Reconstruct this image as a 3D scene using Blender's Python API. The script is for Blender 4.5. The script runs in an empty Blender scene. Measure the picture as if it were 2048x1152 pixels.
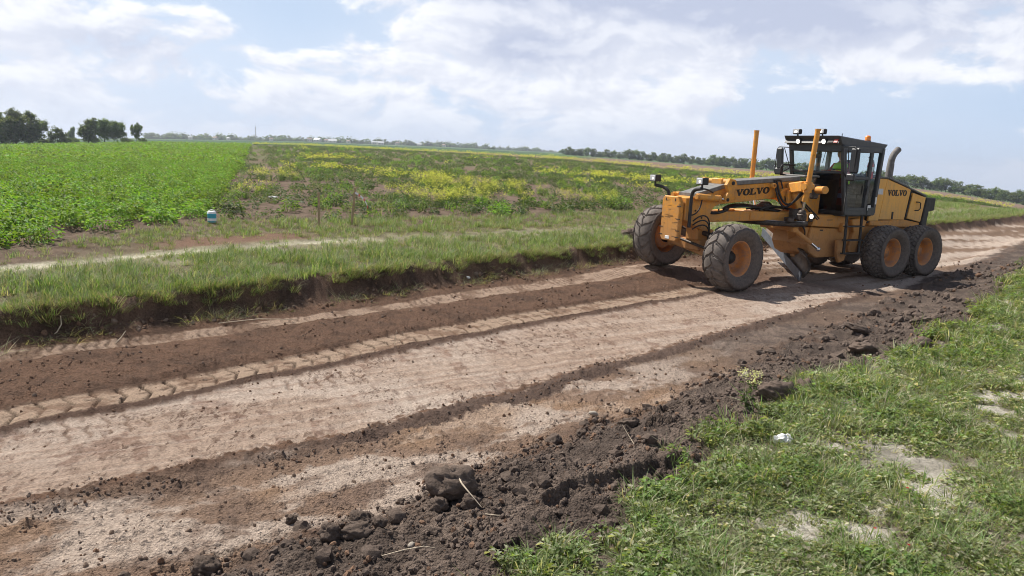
import bpy, bmesh, math, random
import numpy as np
from mathutils import Vector, Matrix

# ------------------------------------------------------------------ camera, sky, sun
scene = bpy.context.scene
COL = scene.collection
EYE = Vector((0.0, 0.0, 2.4))
PITCH, ROLL = math.radians(10.04), math.radians(2.58)
fwd = Vector((0, math.cos(PITCH), -math.sin(PITCH)))
upv = Vector((0, math.sin(PITCH), math.cos(PITCH)))
rgt = Vector((1, 0, 0))
R_ = rgt * math.cos(ROLL) + upv * math.sin(ROLL)
U_ = upv * math.cos(ROLL) - rgt * math.sin(ROLL)
cam_data = bpy.data.cameras.new('camera')
cam = bpy.data.objects.new('camera', cam_data)
COL.objects.link(cam)
m = Matrix.Identity(4)
for i in range(3):
    m[i][0], m[i][1], m[i][2], m[i][3] = R_[i], U_[i], -fwd[i], EYE[i]
cam.matrix_world = m
cam_data.sensor_width = 36.0
cam_data.lens = 36.0 * 1490.0 / 2048.0
cam_data.clip_start = 0.05
cam_data.clip_end = 20000.0
scene.camera = cam
scene.render.resolution_x, scene.render.resolution_y = 1024, 576

SUN_EL = math.radians(53.0)
SUN_DIR = Vector((-0.78, 0.62, 0)).normalized() * math.cos(SUN_EL) + Vector((0, 0, math.sin(SUN_EL)))
sd = bpy.data.lights.new('sun', 'SUN')
sd.energy = 5.0
sd.angle = math.radians(0.6)
sd.color = (1.0, 0.955, 0.88)
sun = bpy.data.objects.new('sun', sd)
COL.objects.link(sun)
sun.rotation_euler = SUN_DIR.to_track_quat('Z', 'Y').to_euler()
sun.location = (0, 0, 50)

scene.render.engine = 'CYCLES'
scene.cycles.use_denoising = True
scene.cycles.denoiser = 'OPENIMAGEDENOISE'
scene.cycles.denoising_input_passes = 'RGB_ALBEDO_NORMAL'
scene.cycles.denoising_prefilter = 'ACCURATE'
scene.cycles.filter_width = 1.0
scene.cycles.max_bounces = 8
scene.cycles.sample_clamp_indirect = 6.0
scene.view_settings.view_transform = 'Standard'
scene.view_settings.look = 'None'
scene.view_settings.exposure = 0.45
scene.view_settings.gamma = 1.0
scene.view_settings.use_curve_mapping = False


def build_world():
    w = bpy.data.worlds.new('World')
    scene.world = w
    w.use_nodes = True
    nt = w.node_tree
    N, L = nt.nodes, nt.links
    N.clear()

    def node(t, **kw):
        n = N.new(t)
        for k, v in kw.items():
            setattr(n, k, v)
        return n

    def val(x):
        return x

    def put(sock, v):
        if hasattr(v, 'is_linked') or isinstance(v, bpy.types.NodeSocket):
            L.new(v, sock)
        else:
            sock.default_value = v

    def math_(op, a, b=0.0, c=None, clamp=False):
        n = node('ShaderNodeMath', operation=op, use_clamp=clamp)
        put(n.inputs[0], a)
        put(n.inputs[1], b)
        if c is not None:
            put(n.inputs[2], c)
        return n.outputs[0]

    def smooth(x, a, b, lo=0.0, hi=1.0):
        n = node('ShaderNodeMapRange', interpolation_type='SMOOTHSTEP')
        put(n.inputs['Value'], x)
        n.inputs['From Min'].default_value = a
        n.inputs['From Max'].default_value = b
        n.inputs['To Min'].default_value = lo
        n.inputs['To Max'].default_value = hi
        return n.outputs[0]

    def mixc(f, a, b):
        n = node('ShaderNodeMix', data_type='RGBA', clamp_factor=True)
        put(n.inputs[0], f)
        put(n.inputs[6], a)
        put(n.inputs[7], b)
        return n.outputs[2]

    sky = node('ShaderNodeTexSky', sky_type='NISHITA')
    sky.sun_disc = False
    sky.sun_elevation = SUN_EL
    sky.sun_rotation = math.atan2(SUN_DIR.x, SUN_DIR.y)
    sky.air_density = 1.0
    sky.dust_density = 1.4
    sky.ozone_density = 1.2
    tc = node('ShaderNodeTexCoord')
    sep = node('ShaderNodeSeparateXYZ')
    L.new(tc.outputs['Generated'], sep.inputs[0])
    X, Y, Z = sep.outputs
    # cloud field: billows over a layer seen from below, flatter toward the horizon
    cmb = node('ShaderNodeCombineXYZ')
    L.new(X, cmb.inputs[0])
    L.new(Y, cmb.inputs[1])
    L.new(math_('MULTIPLY', Z, 2.0), cmb.inputs[2])
    P = cmb.outputs[0]

    def noise(vec, scale, detail=6.0, rough=0.55, off=(0, 0, 0), dist=0.0):
        mp = node('ShaderNodeMapping')
        mp.inputs['Location'].default_value = off
        L.new(vec, mp.inputs['Vector'])
        n = node('ShaderNodeTexNoise')
        n.inputs['Scale'].default_value = scale
        n.inputs['Detail'].default_value = detail
        n.inputs['Roughness'].default_value = rough
        n.inputs['Distortion'].default_value = dist
        L.new(mp.outputs[0], n.inputs['Vector'])
        return n.outputs['Fac']

    OFF = (5.6, 2.3, 4.1)
    up_step = (OFF[0] - 0.010, OFF[1], OFF[2] + 0.026)
    big = noise(P, 2.6, 3.0, 0.5, (11.4, 2.2, 0.4))
    fine = noise(P, 8.6, 12.0, 0.60, OFF, 0.25)
    fine_s = noise(P, 8.6, 7.0, 0.60, up_step, 0.25)
    az = node('ShaderNodeMath', operation='ARCTAN2')
    L.new(X, az.inputs[0])
    L.new(Y, az.inputs[1])
    el = math_('ARCSINE', Z)

    def lobe(a0, e0, waz, wel):
        da = math_('DIVIDE', math_('SUBTRACT', az.outputs[0], math.radians(a0)), math.radians(waz))
        de = math_('DIVIDE', math_('SUBTRACT', el, math.radians(e0)), math.radians(wel))
        q = math_('ADD', math_('MULTIPLY', da, da), math_('MULTIPLY', de, de))
        return math_('POWER', 2.718, math_('MULTIPLY', q, -1.0))

    gap = lobe(-16.5, 9.6, 8.0, 3.2)               # open blue at the upper left
    gap2 = lobe(24, 3.6, 16, 2.8)                  # clearer air low on the right
    grey = lobe(4, 13.0, 13, 2.6)                  # grey base of the big cloud overhead
    grey2 = lobe(0.5, 7.8, 4.5, 1.6)
    grey3 = lobe(18, 10.5, 9, 2.4)
    grey4 = lobe(-27, 6.2, 5, 1.3)
    grey5 = lobe(25, 12.5, 16, 4.5)
    cov = math_('ADD', math_('MULTIPLY', big, 0.50), math_('MULTIPLY', fine, 0.85))
    cov = math_('ADD', cov, 0.035)
    cov = math_('SUBTRACT', cov, math_('MULTIPLY', gap, 0.27))
    cov = math_('SUBTRACT', cov, math_('MULTIPLY', gap2, 0.20))
    cov = math_('ADD', cov, math_('MULTIPLY', grey, 0.15))
    cov = math_('ADD', cov, math_('MULTIPLY', grey3, 0.08))
    cov = math_('SUBTRACT', cov, smooth(Z, 0.28, 0.50, 0.0, 0.24))   # broken cloud with open blue higher up
    dens = smooth(cov, 0.600, 0.70)
    core = smooth(cov, 0.70, 0.92)
    lit = smooth(math_('SUBTRACT', fine, fine_s), -0.10, 0.12)
    shade = math_('ADD', math_('MULTIPLY', core, 0.16), math_('MULTIPLY', math_('SUBTRACT', 1.0, lit), 0.46))
    for g_, k_ in ((grey, 0.70), (grey2, 0.60), (grey3, 0.40), (grey4, 0.35), (grey5, 0.45)):
        shade = math_('ADD', shade, math_('MULTIPLY', g_, k_))
    shade = math_('ADD', shade, smooth(Z, 0.0, 0.13, 0.22, 0.0), clamp=True)
    cloud = mixc(shade, (1.14, 1.15, 1.19, 1), (0.58, 0.64, 0.82, 1))
    # clear sky: the sky model, paled by the humid air low down
    skyc = node('ShaderNodeVectorMath', operation='SCALE')
    L.new(sky.outputs[0], skyc.inputs[0])
    skyc.inputs['Scale'].default_value = 0.10
    clear = mixc(smooth(Z, 0.05, 0.50, 0.82, 0.0), skyc.outputs[0], (0.60, 0.78, 1.06, 1))
    veil = math_('MULTIPLY', dens, smooth(Z, 0.0, 0.075, 0.30, 0.95))
    thin = math_('MULTIPLY', smooth(big, 0.35, 0.65), smooth(Z, 0.02, 0.20, 0.18, 0.36))
    sunside = lobe(-48, 12, 34, 22)
    thin = math_('ADD', thin, math_('MULTIPLY', sunside, 0.45), clamp=True)
    thin = math_('MULTIPLY', thin, math_('SUBTRACT', 1.0, math_('MULTIPLY', gap, 0.8)))
    thin = math_('MULTIPLY', thin, smooth(Z, 0.30, 0.60, 1.0, 0.2))
    colr = mixc(thin, clear, (1.0, 1.02, 1.1, 1))
    colr = mixc(veil, colr, cloud)
    bg = node('ShaderNodeBackground')
    L.new(colr, bg.inputs['Color'])
    bg.inputs['Strength'].default_value = 0.70
    out = node('ShaderNodeOutputWorld')
    L.new(bg.outputs[0], out.inputs[0])


build_world()

# ------------------------------------------------------------------ numbers for the terrain (numpy only)
#TERRAIN-BEGIN
_rng = np.random.RandomState(7)
_PERM = _rng.permutation(4096).astype(np.int64)
_GA = _rng.rand(4096) * 2 * np.pi
_GX, _GY, _RV = np.cos(_GA), np.sin(_GA), _rng.rand(4096)


def _hash(ix, iy, seed=0):
    return _PERM[(_PERM[(ix + seed * 131) & 4095] + iy) & 4095]


def gnoise(x, y, seed=0):
    x = np.asarray(x, float); y = np.asarray(y, float)
    ix = np.floor(x).astype(np.int64); iy = np.floor(y).astype(np.int64)
    fx, fy = x - ix, y - iy
    u = fx * fx * fx * (fx * (fx * 6 - 15) + 10); v = fy * fy * fy * (fy * (fy * 6 - 15) + 10)
    def g(dx, dy):
        h = _hash(ix + dx, iy + dy, seed)
        return _GX[h] * (fx - dx) + _GY[h] * (fy - dy)
    a = g(0, 0) * (1 - u) + g(1, 0) * u
    b = g(0, 1) * (1 - u) + g(1, 1) * u
    return (a * (1 - v) + b * v) * 1.5


def fbm(x, y, scale, octv=4, seed=0, gain=0.5):
    o = 0; a = 1.0; f = 1.0 / scale; n = 0
    for k in range(octv):
        o = o + a * gnoise(x * f + 17.3 * k, y * f - 9.1 * k, seed + k)
        n += a; a *= gain; f *= 2.03
    return o / n


def clodf(x, y, cell, prob, seed=0, rmin=.2, rmax=.5):
    """lumps: rounded heaps scattered one per cell at most; returns height in units of cell"""
    X = x / cell; Y = y / cell
    ix = np.floor(X).astype(np.int64); iy = np.floor(Y).astype(np.int64)
    best = np.zeros_like(X)
    pr = np.broadcast_to(prob, X.shape)
    for dx in (-1, 0, 1):
        for dy in (-1, 0, 1):
            h = _hash(ix + dx, iy + dy, seed)
            h2 = _PERM[(h + 71) & 4095]; h3 = _PERM[(h2 + 133) & 4095]; h4 = _PERM[(h3 + 57) & 4095]
            cx = ix + dx + .5 + (_RV[h] - .5) * .9; cy = iy + dy + .5 + (_RV[h2] - .5) * .9
            r = rmin + (rmax - rmin) * _RV[h3] ** 1.6
            d2 = ((X - cx) ** 2 + (Y - cy) ** 2) / (r * r)
            t = np.sqrt(np.clip(1 - d2, 0, 1)) * r
            best = np.maximum(best, np.where(_RV[h4] < pr, t, 0))
    return best


def sstep(a, b, x):
    t = np.clip((x - a) / (b - a), 0, 1)
    return t * t * (3 - 2 * t)


TH = math.radians(33)
CT, ST = math.cos(TH), math.sin(TH)
_S = [-40, -6, -.35, .8, 1.7, 2.6, 4, 6.5, 9, 11.5, 14, 17.5, 22, 28, 36, 48, 70, 400]
_T = {
    'g': [-3, 1.7, 2.45, 2.6, 2.75, 3.1, 3.65, 4.65, 4.9, 5.45, 6.4, 7.4, 8.7, 10.9, 13.4, 17.2, 24, 130],
    'w': [-1.5, 3.0, 3.8, 3.95, 4.1, 4.4, 4.7, 5.45, 6.2, 6.9, 7.75, 8.85, 10.1, 11.9, 14.3, 18.1, 24.8, 131],
    'c': [1, 5.3, 5.5, 5.5, 5.57, 5.72, 6.0, 6.6, 7.2, 7.8, 8.4, 9.3, 10.6, 12.4, 14.8, 18.5, 25.2, 131.5],
    'a': [2, 6.4, 7.05, 7.4, 7.62, 7.87, 8.3, 8.87, 9.33, 9.88, 10.4, 11.1, 12.1, 13.5, 15.6, 19.0, 25.6, 132],
    'b': [2.4, 6.8, 7.54, 7.94, 8.16, 8.38, 8.85, 9.44, 9.87, 10.41, 10.9, 11.6, 12.55, 13.9, 15.95, 19.3, 25.9, 132.4],
    'd': [4.2, 8.6, 9.0, 9.15, 9.3, 9.5, 9.85, 10.4, 10.96, 11.45, 11.9, 12.6, 13.4, 14.6, 16.4, 19.7, 26.3, 132.8],
    'e': [4.6, 8.95, 9.37, 9.5, 9.62, 9.82, 10.2, 10.92, 11.65, 12.3, 12.8, 13.4, 14.1, 15.1, 16.8, 20.0, 26.6, 133.2],
    'f': [4.9, 9.15, 9.55, 9.8, 10.06, 10.33, 10.75, 11.49, 12.3, 12.95, 13.4, 14.0, 14.7, 15.6, 17.2, 20.3, 26.9, 133.5],
    't': [5.2, 9.4, 9.8, 10.12, 10.42, 10.7, 11.13, 11.9, 12.65, 13.3, 13.75, 14.35, 15.1, 16.1, 17.7, 20.8, 27.4, 134],
    'h': [7, 11.4, 12.4, 12.97, 13.4, 13.9, 14.4, 14.8, 15.1, 15.4, 15.8, 16.5, 17.3, 18.4, 20, 23, 30, 137],
    'i': [8, 12.2, 13.28, 13.78, 14.18, 14.68, 15.3, 15.9, 16.4, 16.9, 17.3, 18, 18.8, 20, 21.6, 24.6, 32, 139],
}
_SG = np.arange(-40, 400, .4)
_CUR = []
_ker = np.exp(-.5 * (np.arange(-4, 5) / 1.6) ** 2); _ker /= _ker.sum()
for _k in 'gwcabdefthi':
    _c = np.interp(_SG, _S, _T[_k])
    _c[4:-4] = np.convolve(_c, _ker, 'valid')
    _CUR.append(_c)
_CUR = np.array(_CUR)


def road_q(x, y):
    """q: -2 grass edge, -1 windrow foot, 0 clod line, 1-2 wheel track, 3-4 second track, 5 bank foot, 6 bank top, 7-8 straw track"""
    s = x * CT + y * ST
    t = -x * ST + y * CT
    c = [np.interp(s, _SG, _CUR[k]) for k in range(len(_CUR))]
    q = np.where(t < c[0], -2 + (t - c[0]) / 1.0, 0.0)
    for k in range(len(c) - 1):
        m = (t >= c[k]) & (t < c[k + 1])
        q = np.where(m, k - 2 + (t - c[k]) / (c[k + 1] - c[k]), q)
    q = np.where(t >= c[-1], 8 + (t - c[-1]) / 1.0, q)
    return q, s, t


_GAZ = [-180, -60, -34.5, -26, -16, -4.8, 3.7, 19.4, 29.6, 34.5, 50, 90, 180]
_GV = [0, -.003, -.0067, .0025, .008, .009, .008, .000, -.0145, -.0245, -.028, -.01, 0]


def far_slope(x, y):
    r = np.hypot(x, y)
    az = np.degrees(np.arctan2(x, y))
    return r * np.interp(az, _GAZ, _GV) * sstep(22, 150, r) + .5 * fbm(x, y, 260, 2, 40) * sstep(120, 600, r)


# line between the potato crop and the weedy field
L1A = np.array([-7.6, 18.8]); L1D = np.array([-84.2, 240.]); L1D = L1D / np.hypot(*L1D)


def side1(x, y):          # >0: right of the line (weedy field)
    return (x - L1A[0]) * L1D[1] - (y - L1A[1]) * L1D[0]


def crop_in(x, y):        # >0: inside the potato crop, metres from its edge
    s = x * CT + y * ST; t = -x * ST + y * CT
    near = t - np.interp(s, [-60, -6, -.5, .9, 4, 9], [-20, 12.7, 14.5, 16.4, 20.2, 27])
    return np.minimum(near * .8, -side1(x, y) - .1)


def weed_in(x, y):
    s = x * CT + y * ST; t = -x * ST + y * CT
    near = t - np.interp(s, [0, 6, 12, 18, 28, 48, 70, 400], [18.5, 18.4, 19.4, 20.8, 23.4, 28, 35, 142])
    return np.minimum(near, side1(x, y))


# strip of flowering mustard between the weedy field and the ploughed one; ploughed field ends at the hedgerow
STRIP_X = [-400, 20, 60, 140, 200, 400]


def terrain(x, y, fine=True, want='z', cut=False):
    x = np.asarray(x, float); y = np.asarray(y, float)
    r = np.hypot(x, y)
    wob = .10 * fbm(x, y, 1.3, 3, 3)
    q0, s, t = road_q(x, y)
    q, _, _ = road_q(x + wob * ST * -1, y + wob * CT)
    # grass edge and windrow edge wander more
    wob2 = .34 * fbm(x, y, .9, 3, 5)
    qr, _, _ = road_q(x - wob2 * ST, y + wob2 * CT)
    q = np.where(q < -.35, np.where(q < -.6, qr, q + (qr - q) * (-(q + .35) / .25)), q)
    near = 1 - sstep(45, 90, r)
    base = np.interp(q, [-14, -5, -2.5, -2.1, -1.75, -1.2, -.85, -.25, 0, .12, .9, 1, 1.9, 2.1, 3, 3.2, 4, 4.9, 5.2, 5.7, 6, 6.4, 7, 7.5, 8, 9.5, 12],
                     [.42, .36, .30, .26, .27, .17, .075, .035, .05, .0, .005, .03, .0, .05, .09, .07, .11, .14, .20, .42, .47, .50, .49, .44, .47, .52, .55])
    z = base.copy()
    n1 = fbm(x, y, .9, 4, 11)
    n2 = fbm(x, y, .16, 3, 15)
    wr = np.exp(-((q + 1.45) / .55) ** 2)                    # dark windrow
    rough = np.interp(q, [-2.6, -2.1, -1.7, -1.1, -.8, -.3, -.12, .02, .2, .9, .97, 1.02, 2.0, 2.08, 2.9, 3.05, 3.9, 4.1, 5, 5.9, 6.3],
                      [.25, .9, 1.0, .9, .45, .4, .8, .85, .06, .08, .45, .1, .1, .55, .5, .16, .2, .6, .9, .9, .25])
    far_fade = 1 - sstep(14, 40, r)
    wr = wr * (1 - .62 * sstep(3.5, 7.5, s))
    z = z - .07 * sstep(4, 8, s) * sstep(-2.1, -1.7, q) * (1 - sstep(-1.3, -1.0, q))
    z = z + n1 * (.03 + .05 * wr) * near
    if fine:
        c1 = clodf(x, y, .30, .45 * wr + .05 * rough, 21)
        c2 = clodf(x + .03 * n2, y, .12, .75 * rough, 22)
        c3 = clodf(x, y, .05, .8 * rough, 23, .25, .55)
        # torn scarps: ledges that drop toward the near verge
        sv = t * 1.5 + 1.1 * fbm(x, y, 1.1, 3, 24) + .35 * n2
        saw = 1 - (sv - np.floor(sv))
        scarp = saw ** 2 * sstep(-.05, .25, fbm(x, y, 1.4, 2, 25)) * wr
        ld = (x - .35) * -.53 + (y - 4.5) * .85 + .10 * n1 + .05 * n2
        la = (x - .35) * .85 + (y - 4.5) * .53
        led = np.where(ld > 0, np.exp(-np.clip(ld, 0, 9) / .30), np.exp(np.clip(ld, -9, 0) / .02)) * sstep(-.25, .0, la) * (1 - sstep(1.0, 1.35, la))
        z = z + far_fade * (.075 * scarp + .09 * led)
        z = z + far_fade * (c1 * .30 * .26 * wr + c2 * .12 * .52 * np.minimum(rough + .1, 1) * (rough > .15) + c3 * .05 * .8 * (rough > .12))
        z = z + n2 * (.010 + .022 * rough) * near
        c4 = clodf(x, y, .085, .55 * sstep(-4.2, -2, q) * (q < -1.9), 29) * .085 * .4
        z = z + c4 * far_fade
    # wheel tracks pressed into the loam
    lat = (q - 1.5) * 2
    in1 = sstep(1.0, 1.06, q) * (1 - sstep(1.92, 2.0, q)) * (1 - sstep(10.5, 11.5, s))
    ph = (s * 1.0 + .085 * np.abs(lat) + .02 * n1 + .012 * n2) / .215
    fr = ph - np.floor(ph)
    gro = (1 - sstep(.09, .14, fr)) + sstep(.95, .99, fr)
    gro2 = np.exp(-((lat - .05) / .07) ** 2) * (fr > .5)
    worn = sstep(-.25, .12, fbm(x, y, .75, 3, 31))
    chev = np.clip(gro + .8 * gro2, 0, 1) * in1 * (.40 + .60 * worn)
    lat2 = (q - 3.5) * 2
    in2 = sstep(3.02, 3.12, q) * (1 - sstep(3.85, 3.98, q)) * (1 - sstep(12.5, 13.5, s))
    ph2 = (s + .05 * np.abs(((lat2 * 1.5) % 2) - 1)) / .11
    fr2 = ph2 - np.floor(ph2)
    chev2 = sstep(-.2, .1, fbm(x, y, .6, 2, 32)) * ((1 - sstep(.15, .3, fr2)) + sstep(.8, .95, fr2)) * in2
    # old, worn print along the far edge of the scraped band
    in3 = sstep(.60, .66, q) * (1 - sstep(.86, .92, q)) * sstep(-.25, .15, fbm(x, y, 1.6, 2, 33)) * (1 - sstep(9, 12, s))
    ph3 = (s + .04 * np.abs(((q - .75) * 14) % 2 - 1)) / .15
    fr3 = ph3 - np.floor(ph3)
    chev3 = ((1 - sstep(.10, .22, fr3)) + sstep(.86, .97, fr3)) * in3 * (fbm(x, y, .3, 2, 34) > -.05)
    z = z - near * (.032 * chev + .012 * chev2 + .010 * chev3)
    if cut:                                                   # room for the finely modelled tyre prints laid in here
        z = z - .03 * near * (sstep(1.02, 1.10, q0) * (1 - sstep(1.90, 1.98, q0)) * (s < 11.3) + sstep(3.03, 3.12, q0) * (1 - sstep(3.86, 3.96, q0)) * (s < 12.9)) * (s > -5.5)
    # scrape grain in the band
    grain = fbm((x * .92 + y * .38) * 1.0, (y * .92 - x * .38) * .28, .10, 3, 37)
    band = sstep(.03, .12, q) * (1 - sstep(.92, .97, q))
    streak = fbm(s * .10, t * 5.0, .5, 4, 38)
    z = z + (grain * .016 + streak * .012) * band * far_fade
    # banks of earth behind the machine
    back = sstep(15, 20, s) * (1 - sstep(34, 46, s))
    z = z + back * (q > -.3) * (q < 4.6) * .10 * fbm(s * .35, t * 1.6, 1.1, 3, 44)
    # potato ridges in the crop
    cr = crop_in(x, y)
    wd = weed_in(x, y)
    side = side1(x, y)
    furrow = np.sin(side * 2 * np.pi / .75)
    z = z + (.05 * furrow * sstep(0, .6, cr) + .05 * fbm(x, y, .5, 3, 51) * sstep(-1, .5, np.maximum(cr, wd))) * (1 - sstep(40, 90, r))
    # spoil under the machine's far front wheel
    wx, wy = x - 3.15, y - 15.95
    z = z + .13 * np.exp(-((wx * .857 + wy * .515) / 1.1) ** 2 - ((wx * -.515 + wy * .857) / .55) ** 2)
    wx, wy = x - 8.9, y - 17.1
    z = z + .045 * np.exp(-((wx * .857 + wy * .515) / 1.8) ** 2 - ((wx * -.515 + wy * .857) / .8) ** 2)
    z = z + far_slope(x, y)
    if want == 'z':
        return z
    # ---- what the soil is: albedo
    LO = np.array([.36, .268, .205]); LO2 = np.array([.43, .345, .28]); BR = np.array([.145, .086, .057]); MID = np.array([.27, .165, .105])
    DK = np.array([.098, .074, .060]); DK2 = np.array([.165, .125, .100]); STRAW = np.array([.60, .55, .42]); HUM = np.array([.16, .10, .07])
    def mix(a, b, f):
        f = np.clip(f, 0, 1)[..., None]
        return a * (1 - f) + b * f
    one = np.ones(x.shape + (3,))
    na = fbm(x, y, 2.2, 4, 61); nb = fbm(x, y, .5, 4, 62); nc = fbm(x, y, .12, 3, 63)
    col = one * BR
    col = mix(col, one * np.array([.105, .064, .044]), sstep(-.1, .35, nb + .4 * nc))
    # patchy strip between clod line and windrow
    pt = fbm(s * .55, t * 1.35, .75, 4, 65)
    c_ = mix(one * np.array([.22, .148, .105]), one * LO2, sstep(-.10, .10, pt + .20 * nc) * .9)
    c_ = mix(c_, one * np.array([.16, .108, .08]), sstep(.08, .38, nb + .35 * nc) * .8)
    c_ = mix(c_, one * np.array([.30, .19, .115]), sstep(.1, .3, fbm(x, y, 1.5, 3, 72)) * .5)
    gs = mix(one * np.array([.11, .083, .068]), one * np.array([.18, .135, .108]), sstep(-.15, .3, nb + .5 * nc))
    gs = mix(gs, one * np.array([.17, .11, .075]), sstep(.0, .3, na) * .5)
    c_ = mix(c_, gs, sstep(5.2, 8.6, s + 1.5 * na))
    col = mix(col, c_, sstep(-1.15, -.9, q) * (1 - sstep(-.08, .02, q)))
    # dark windrow
    c_ = mix(one * DK, one * DK2, sstep(-.2, .35, nb + .5 * nc))
    col = mix(col, c_, 1 - sstep(-1.18, -.95, q + .3 * nb))
    # clod line
    cl = sstep(.28, .55, np.exp(-((q + .05 + .10 * nb) / (.11 + .05 * na)) ** 2) + .55 * nc + .25 * nb)
    cl = cl * (.30 + .70 * sstep(.2, 2.2, s + 2.0 * na))
    col = mix(col, one * np.array([.105, .071, .055]), cl)
    # scraped band, pale loam with dark crumbs drawn over it
    c_ = mix(one * LO, one * LO2, sstep(-.1, .3, na))
    smear = fbm((x * .92 + y * .38), (y * .92 - x * .38) * .38, .28, 4, 66)
    smear2 = fbm((x * .92 + y * .38), (y * .92 - x * .38) * .45, .11, 3, 67)
    cov_ = sstep(-.25, .25, fbm(x, y, 1.1, 3, 69))
    c_ = mix(c_, one * np.array([.15, .088, .062]), sstep(.20, .30, smear2 + .30 * nc) * (.10 + .35 * cov_))
    c_ = mix(c_, one * np.array([.19, .112, .08]), sstep(.24, .36, smear + .40 * nc) * .6)
    c_ = mix(c_, one * np.array([.22, .125, .08]), sstep(.20, .34, na - .12 * (s > 8)) * sstep(.5, .75, q) * .6)
    c_ = mix(c_, one * np.array([.25, .165, .12]), sstep(.02, .30, streak) * .45)
    c_ = mix(c_, one * np.array([.50, .41, .34]), sstep(.05, .30, -streak) * .35)
    edge = sstep(.06, .12, q + .12 * nc + .05 * nb) * (1 - sstep(.92, .96, q + .07 * nc + .05 * nb))
    endb = 1 - sstep(13.2, 14.4, s + .5 * na)
    col = mix(col, c_, edge * endb)
    # second scraped streak next to the ridge, then the ridge itself
    col = mix(col, one * np.array([.10, .062, .045]), sstep(.90, .96, q) * (1 - sstep(1.0, 1.05, q)) * endb)
    # tracks
    c_ = mix(one * np.array([.345, .25, .18]), one * np.array([.06, .04, .03]), chev * .95)
    c_ = mix(c_, one * BR * 1.15, sstep(.05, .30, nb + .45 * nc) * .7)
    col = mix(col, c_, np.maximum(in1, in1 * 1.0))
    c_ = mix(one * np.array([.34, .245, .18]), one * BR * .7, chev2 * .55)
    c_ = mix(c_, one * BR, sstep(-.08, .25, nb + .3 * nc) * .7)
    col = mix(col, c_, in2)
    col = mix(col, one * BR, chev3 * .6)
    # further along: pale streaks dragged along the road
    str_ = fbm(s * .10, t * 1.1, .9, 3, 68)
    c_ = mix(one * np.array([.19, .125, .085]), one * LO2, sstep(-.06, .14, str_ + .10 * nb))
    col = mix(col, c_, sstep(13.5, 15.0, s) * sstep(-.55, -.3, q + .2 * nb) * (1 - sstep(4.7, 5.0, q)) * (1 - sstep(60, 90, r) * .6))
    # bank
    c_ = mix(one * HUM, one * np.array([.085, .055, .04]), sstep(-.2, .3, nb))
    col = mix(col, c_, sstep(4.55, 5.0, q + .1 * nb))
    # verges: earth and dry litter under the grass
    c_ = mix(one * np.array([.13, .105, .06]), one * np.array([.22, .20, .115]), sstep(-.2, .3, nb + .3 * nc))
    col = mix(col, c_, sstep(5.9, 6.2, q))
    hay = np.exp(-((q - 7.45) / .46) ** 2) * (.45 + .55 * sstep(-.35, .15, na + .3 * nb)) * (1 - .75 * sstep(4.5, 7, s))
    col = mix(col, one * STRAW, hay * 1.15)
    bare = sstep(8.0, 8.3, q) * (1 - sstep(8.9, 9.3, q + .5 * nb)) * sstep(1, 2.5, s) * (1 - sstep(4.8, 5.4, s))
    col = mix(col, one * np.array([.19, .115, .078]), bare)
    # right verge
    c_ = mix(one * np.array([.20, .165, .125]), one * np.array([.50, .46, .39]), sstep(.0, .30, fbm(x, y, .8, 4, 70)))
    c_ = mix(c_, one * np.array([.10, .085, .055]), sstep(-.1, .25, nb) * .5)
    col = mix(col, c_, 1 - sstep(-2.35, -2.05, q))
    # fields
    c_ = mix(one * np.array([.115, .080, .056]), one * np.array([.165, .118, .085]), sstep(-.3, .3, nb))
    col = mix(col, c_, sstep(-2.6, -.9, np.maximum(cr, wd) + .8 * nb) * (q > 7.9))
    msk = np.stack([edge * endb * (.35 + .65 * cov_), np.interp(q, [-2.4, -2, -1, -.1, .1, .9, 1, 2, 2.1, 2.9, 3, 4, 4.2, 5.9, 6.2], [0, 1, .9, .5, 0, 0, .5, .2, .8, .8, .2, .2, .8, .6, 0]), np.zeros_like(q)], -1)
    return z, col, q, s, t, cr, wd, msk
#TERRAIN-END


# ------------------------------------------------------------------ helpers
def tag(o, label=None, cat=None, group=None, kind=None):
    if label: o['label'] = label
    if cat: o['category'] = cat
    if group: o['group'] = group
    if kind: o['kind'] = kind
    return o


def np_mesh(name, verts, faces_flat, loop_tot, smooth=False):
    """mesh from numpy arrays; loop_tot is the corner count per face (int or array)"""
    me = bpy.data.meshes.new(name)
    verts = np.asarray(verts, np.float32)
    faces_flat = np.asarray(faces_flat, np.int32).ravel()
    if np.isscalar(loop_tot):
        nf = len(faces_flat) // loop_tot
        tot = np.full(nf, loop_tot, np.int32)
    else:
        tot = np.asarray(loop_tot, np.int32); nf = len(tot)
    start = np.concatenate([[0], np.cumsum(tot)[:-1]]).astype(np.int32) if nf else np.zeros(0, np.int32)
    me.vertices.add(len(verts)); me.vertices.foreach_set('co', verts.ravel())
    me.loops.add(len(faces_flat)); me.loops.foreach_set('vertex_index', faces_flat)
    me.polygons.add(nf); me.polygons.foreach_set('loop_start', start); me.polygons.foreach_set('loop_total', tot)
    if smooth:
        me.polygons.foreach_set('use_smooth', np.ones(nf, bool))
    me.update(calc_edges=True)
    return me


def set_col(me, cols, name='Col'):
    a = me.attributes.new(name, 'FLOAT_COLOR', 'POINT')
    c = np.ones((len(cols), 4), np.float32); c[:, :3] = cols
    a.data.foreach_set('color', c.ravel())


def link(name, me, mat=None, parent=None, col=None):
    o = bpy.data.objects.new(name, me)
    (col or COL).objects.link(o)
    if mat is not None and me is not None and not me.materials:
        me.materials.append(mat)
    if parent is not None:
        o.parent = parent
    return o


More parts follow.
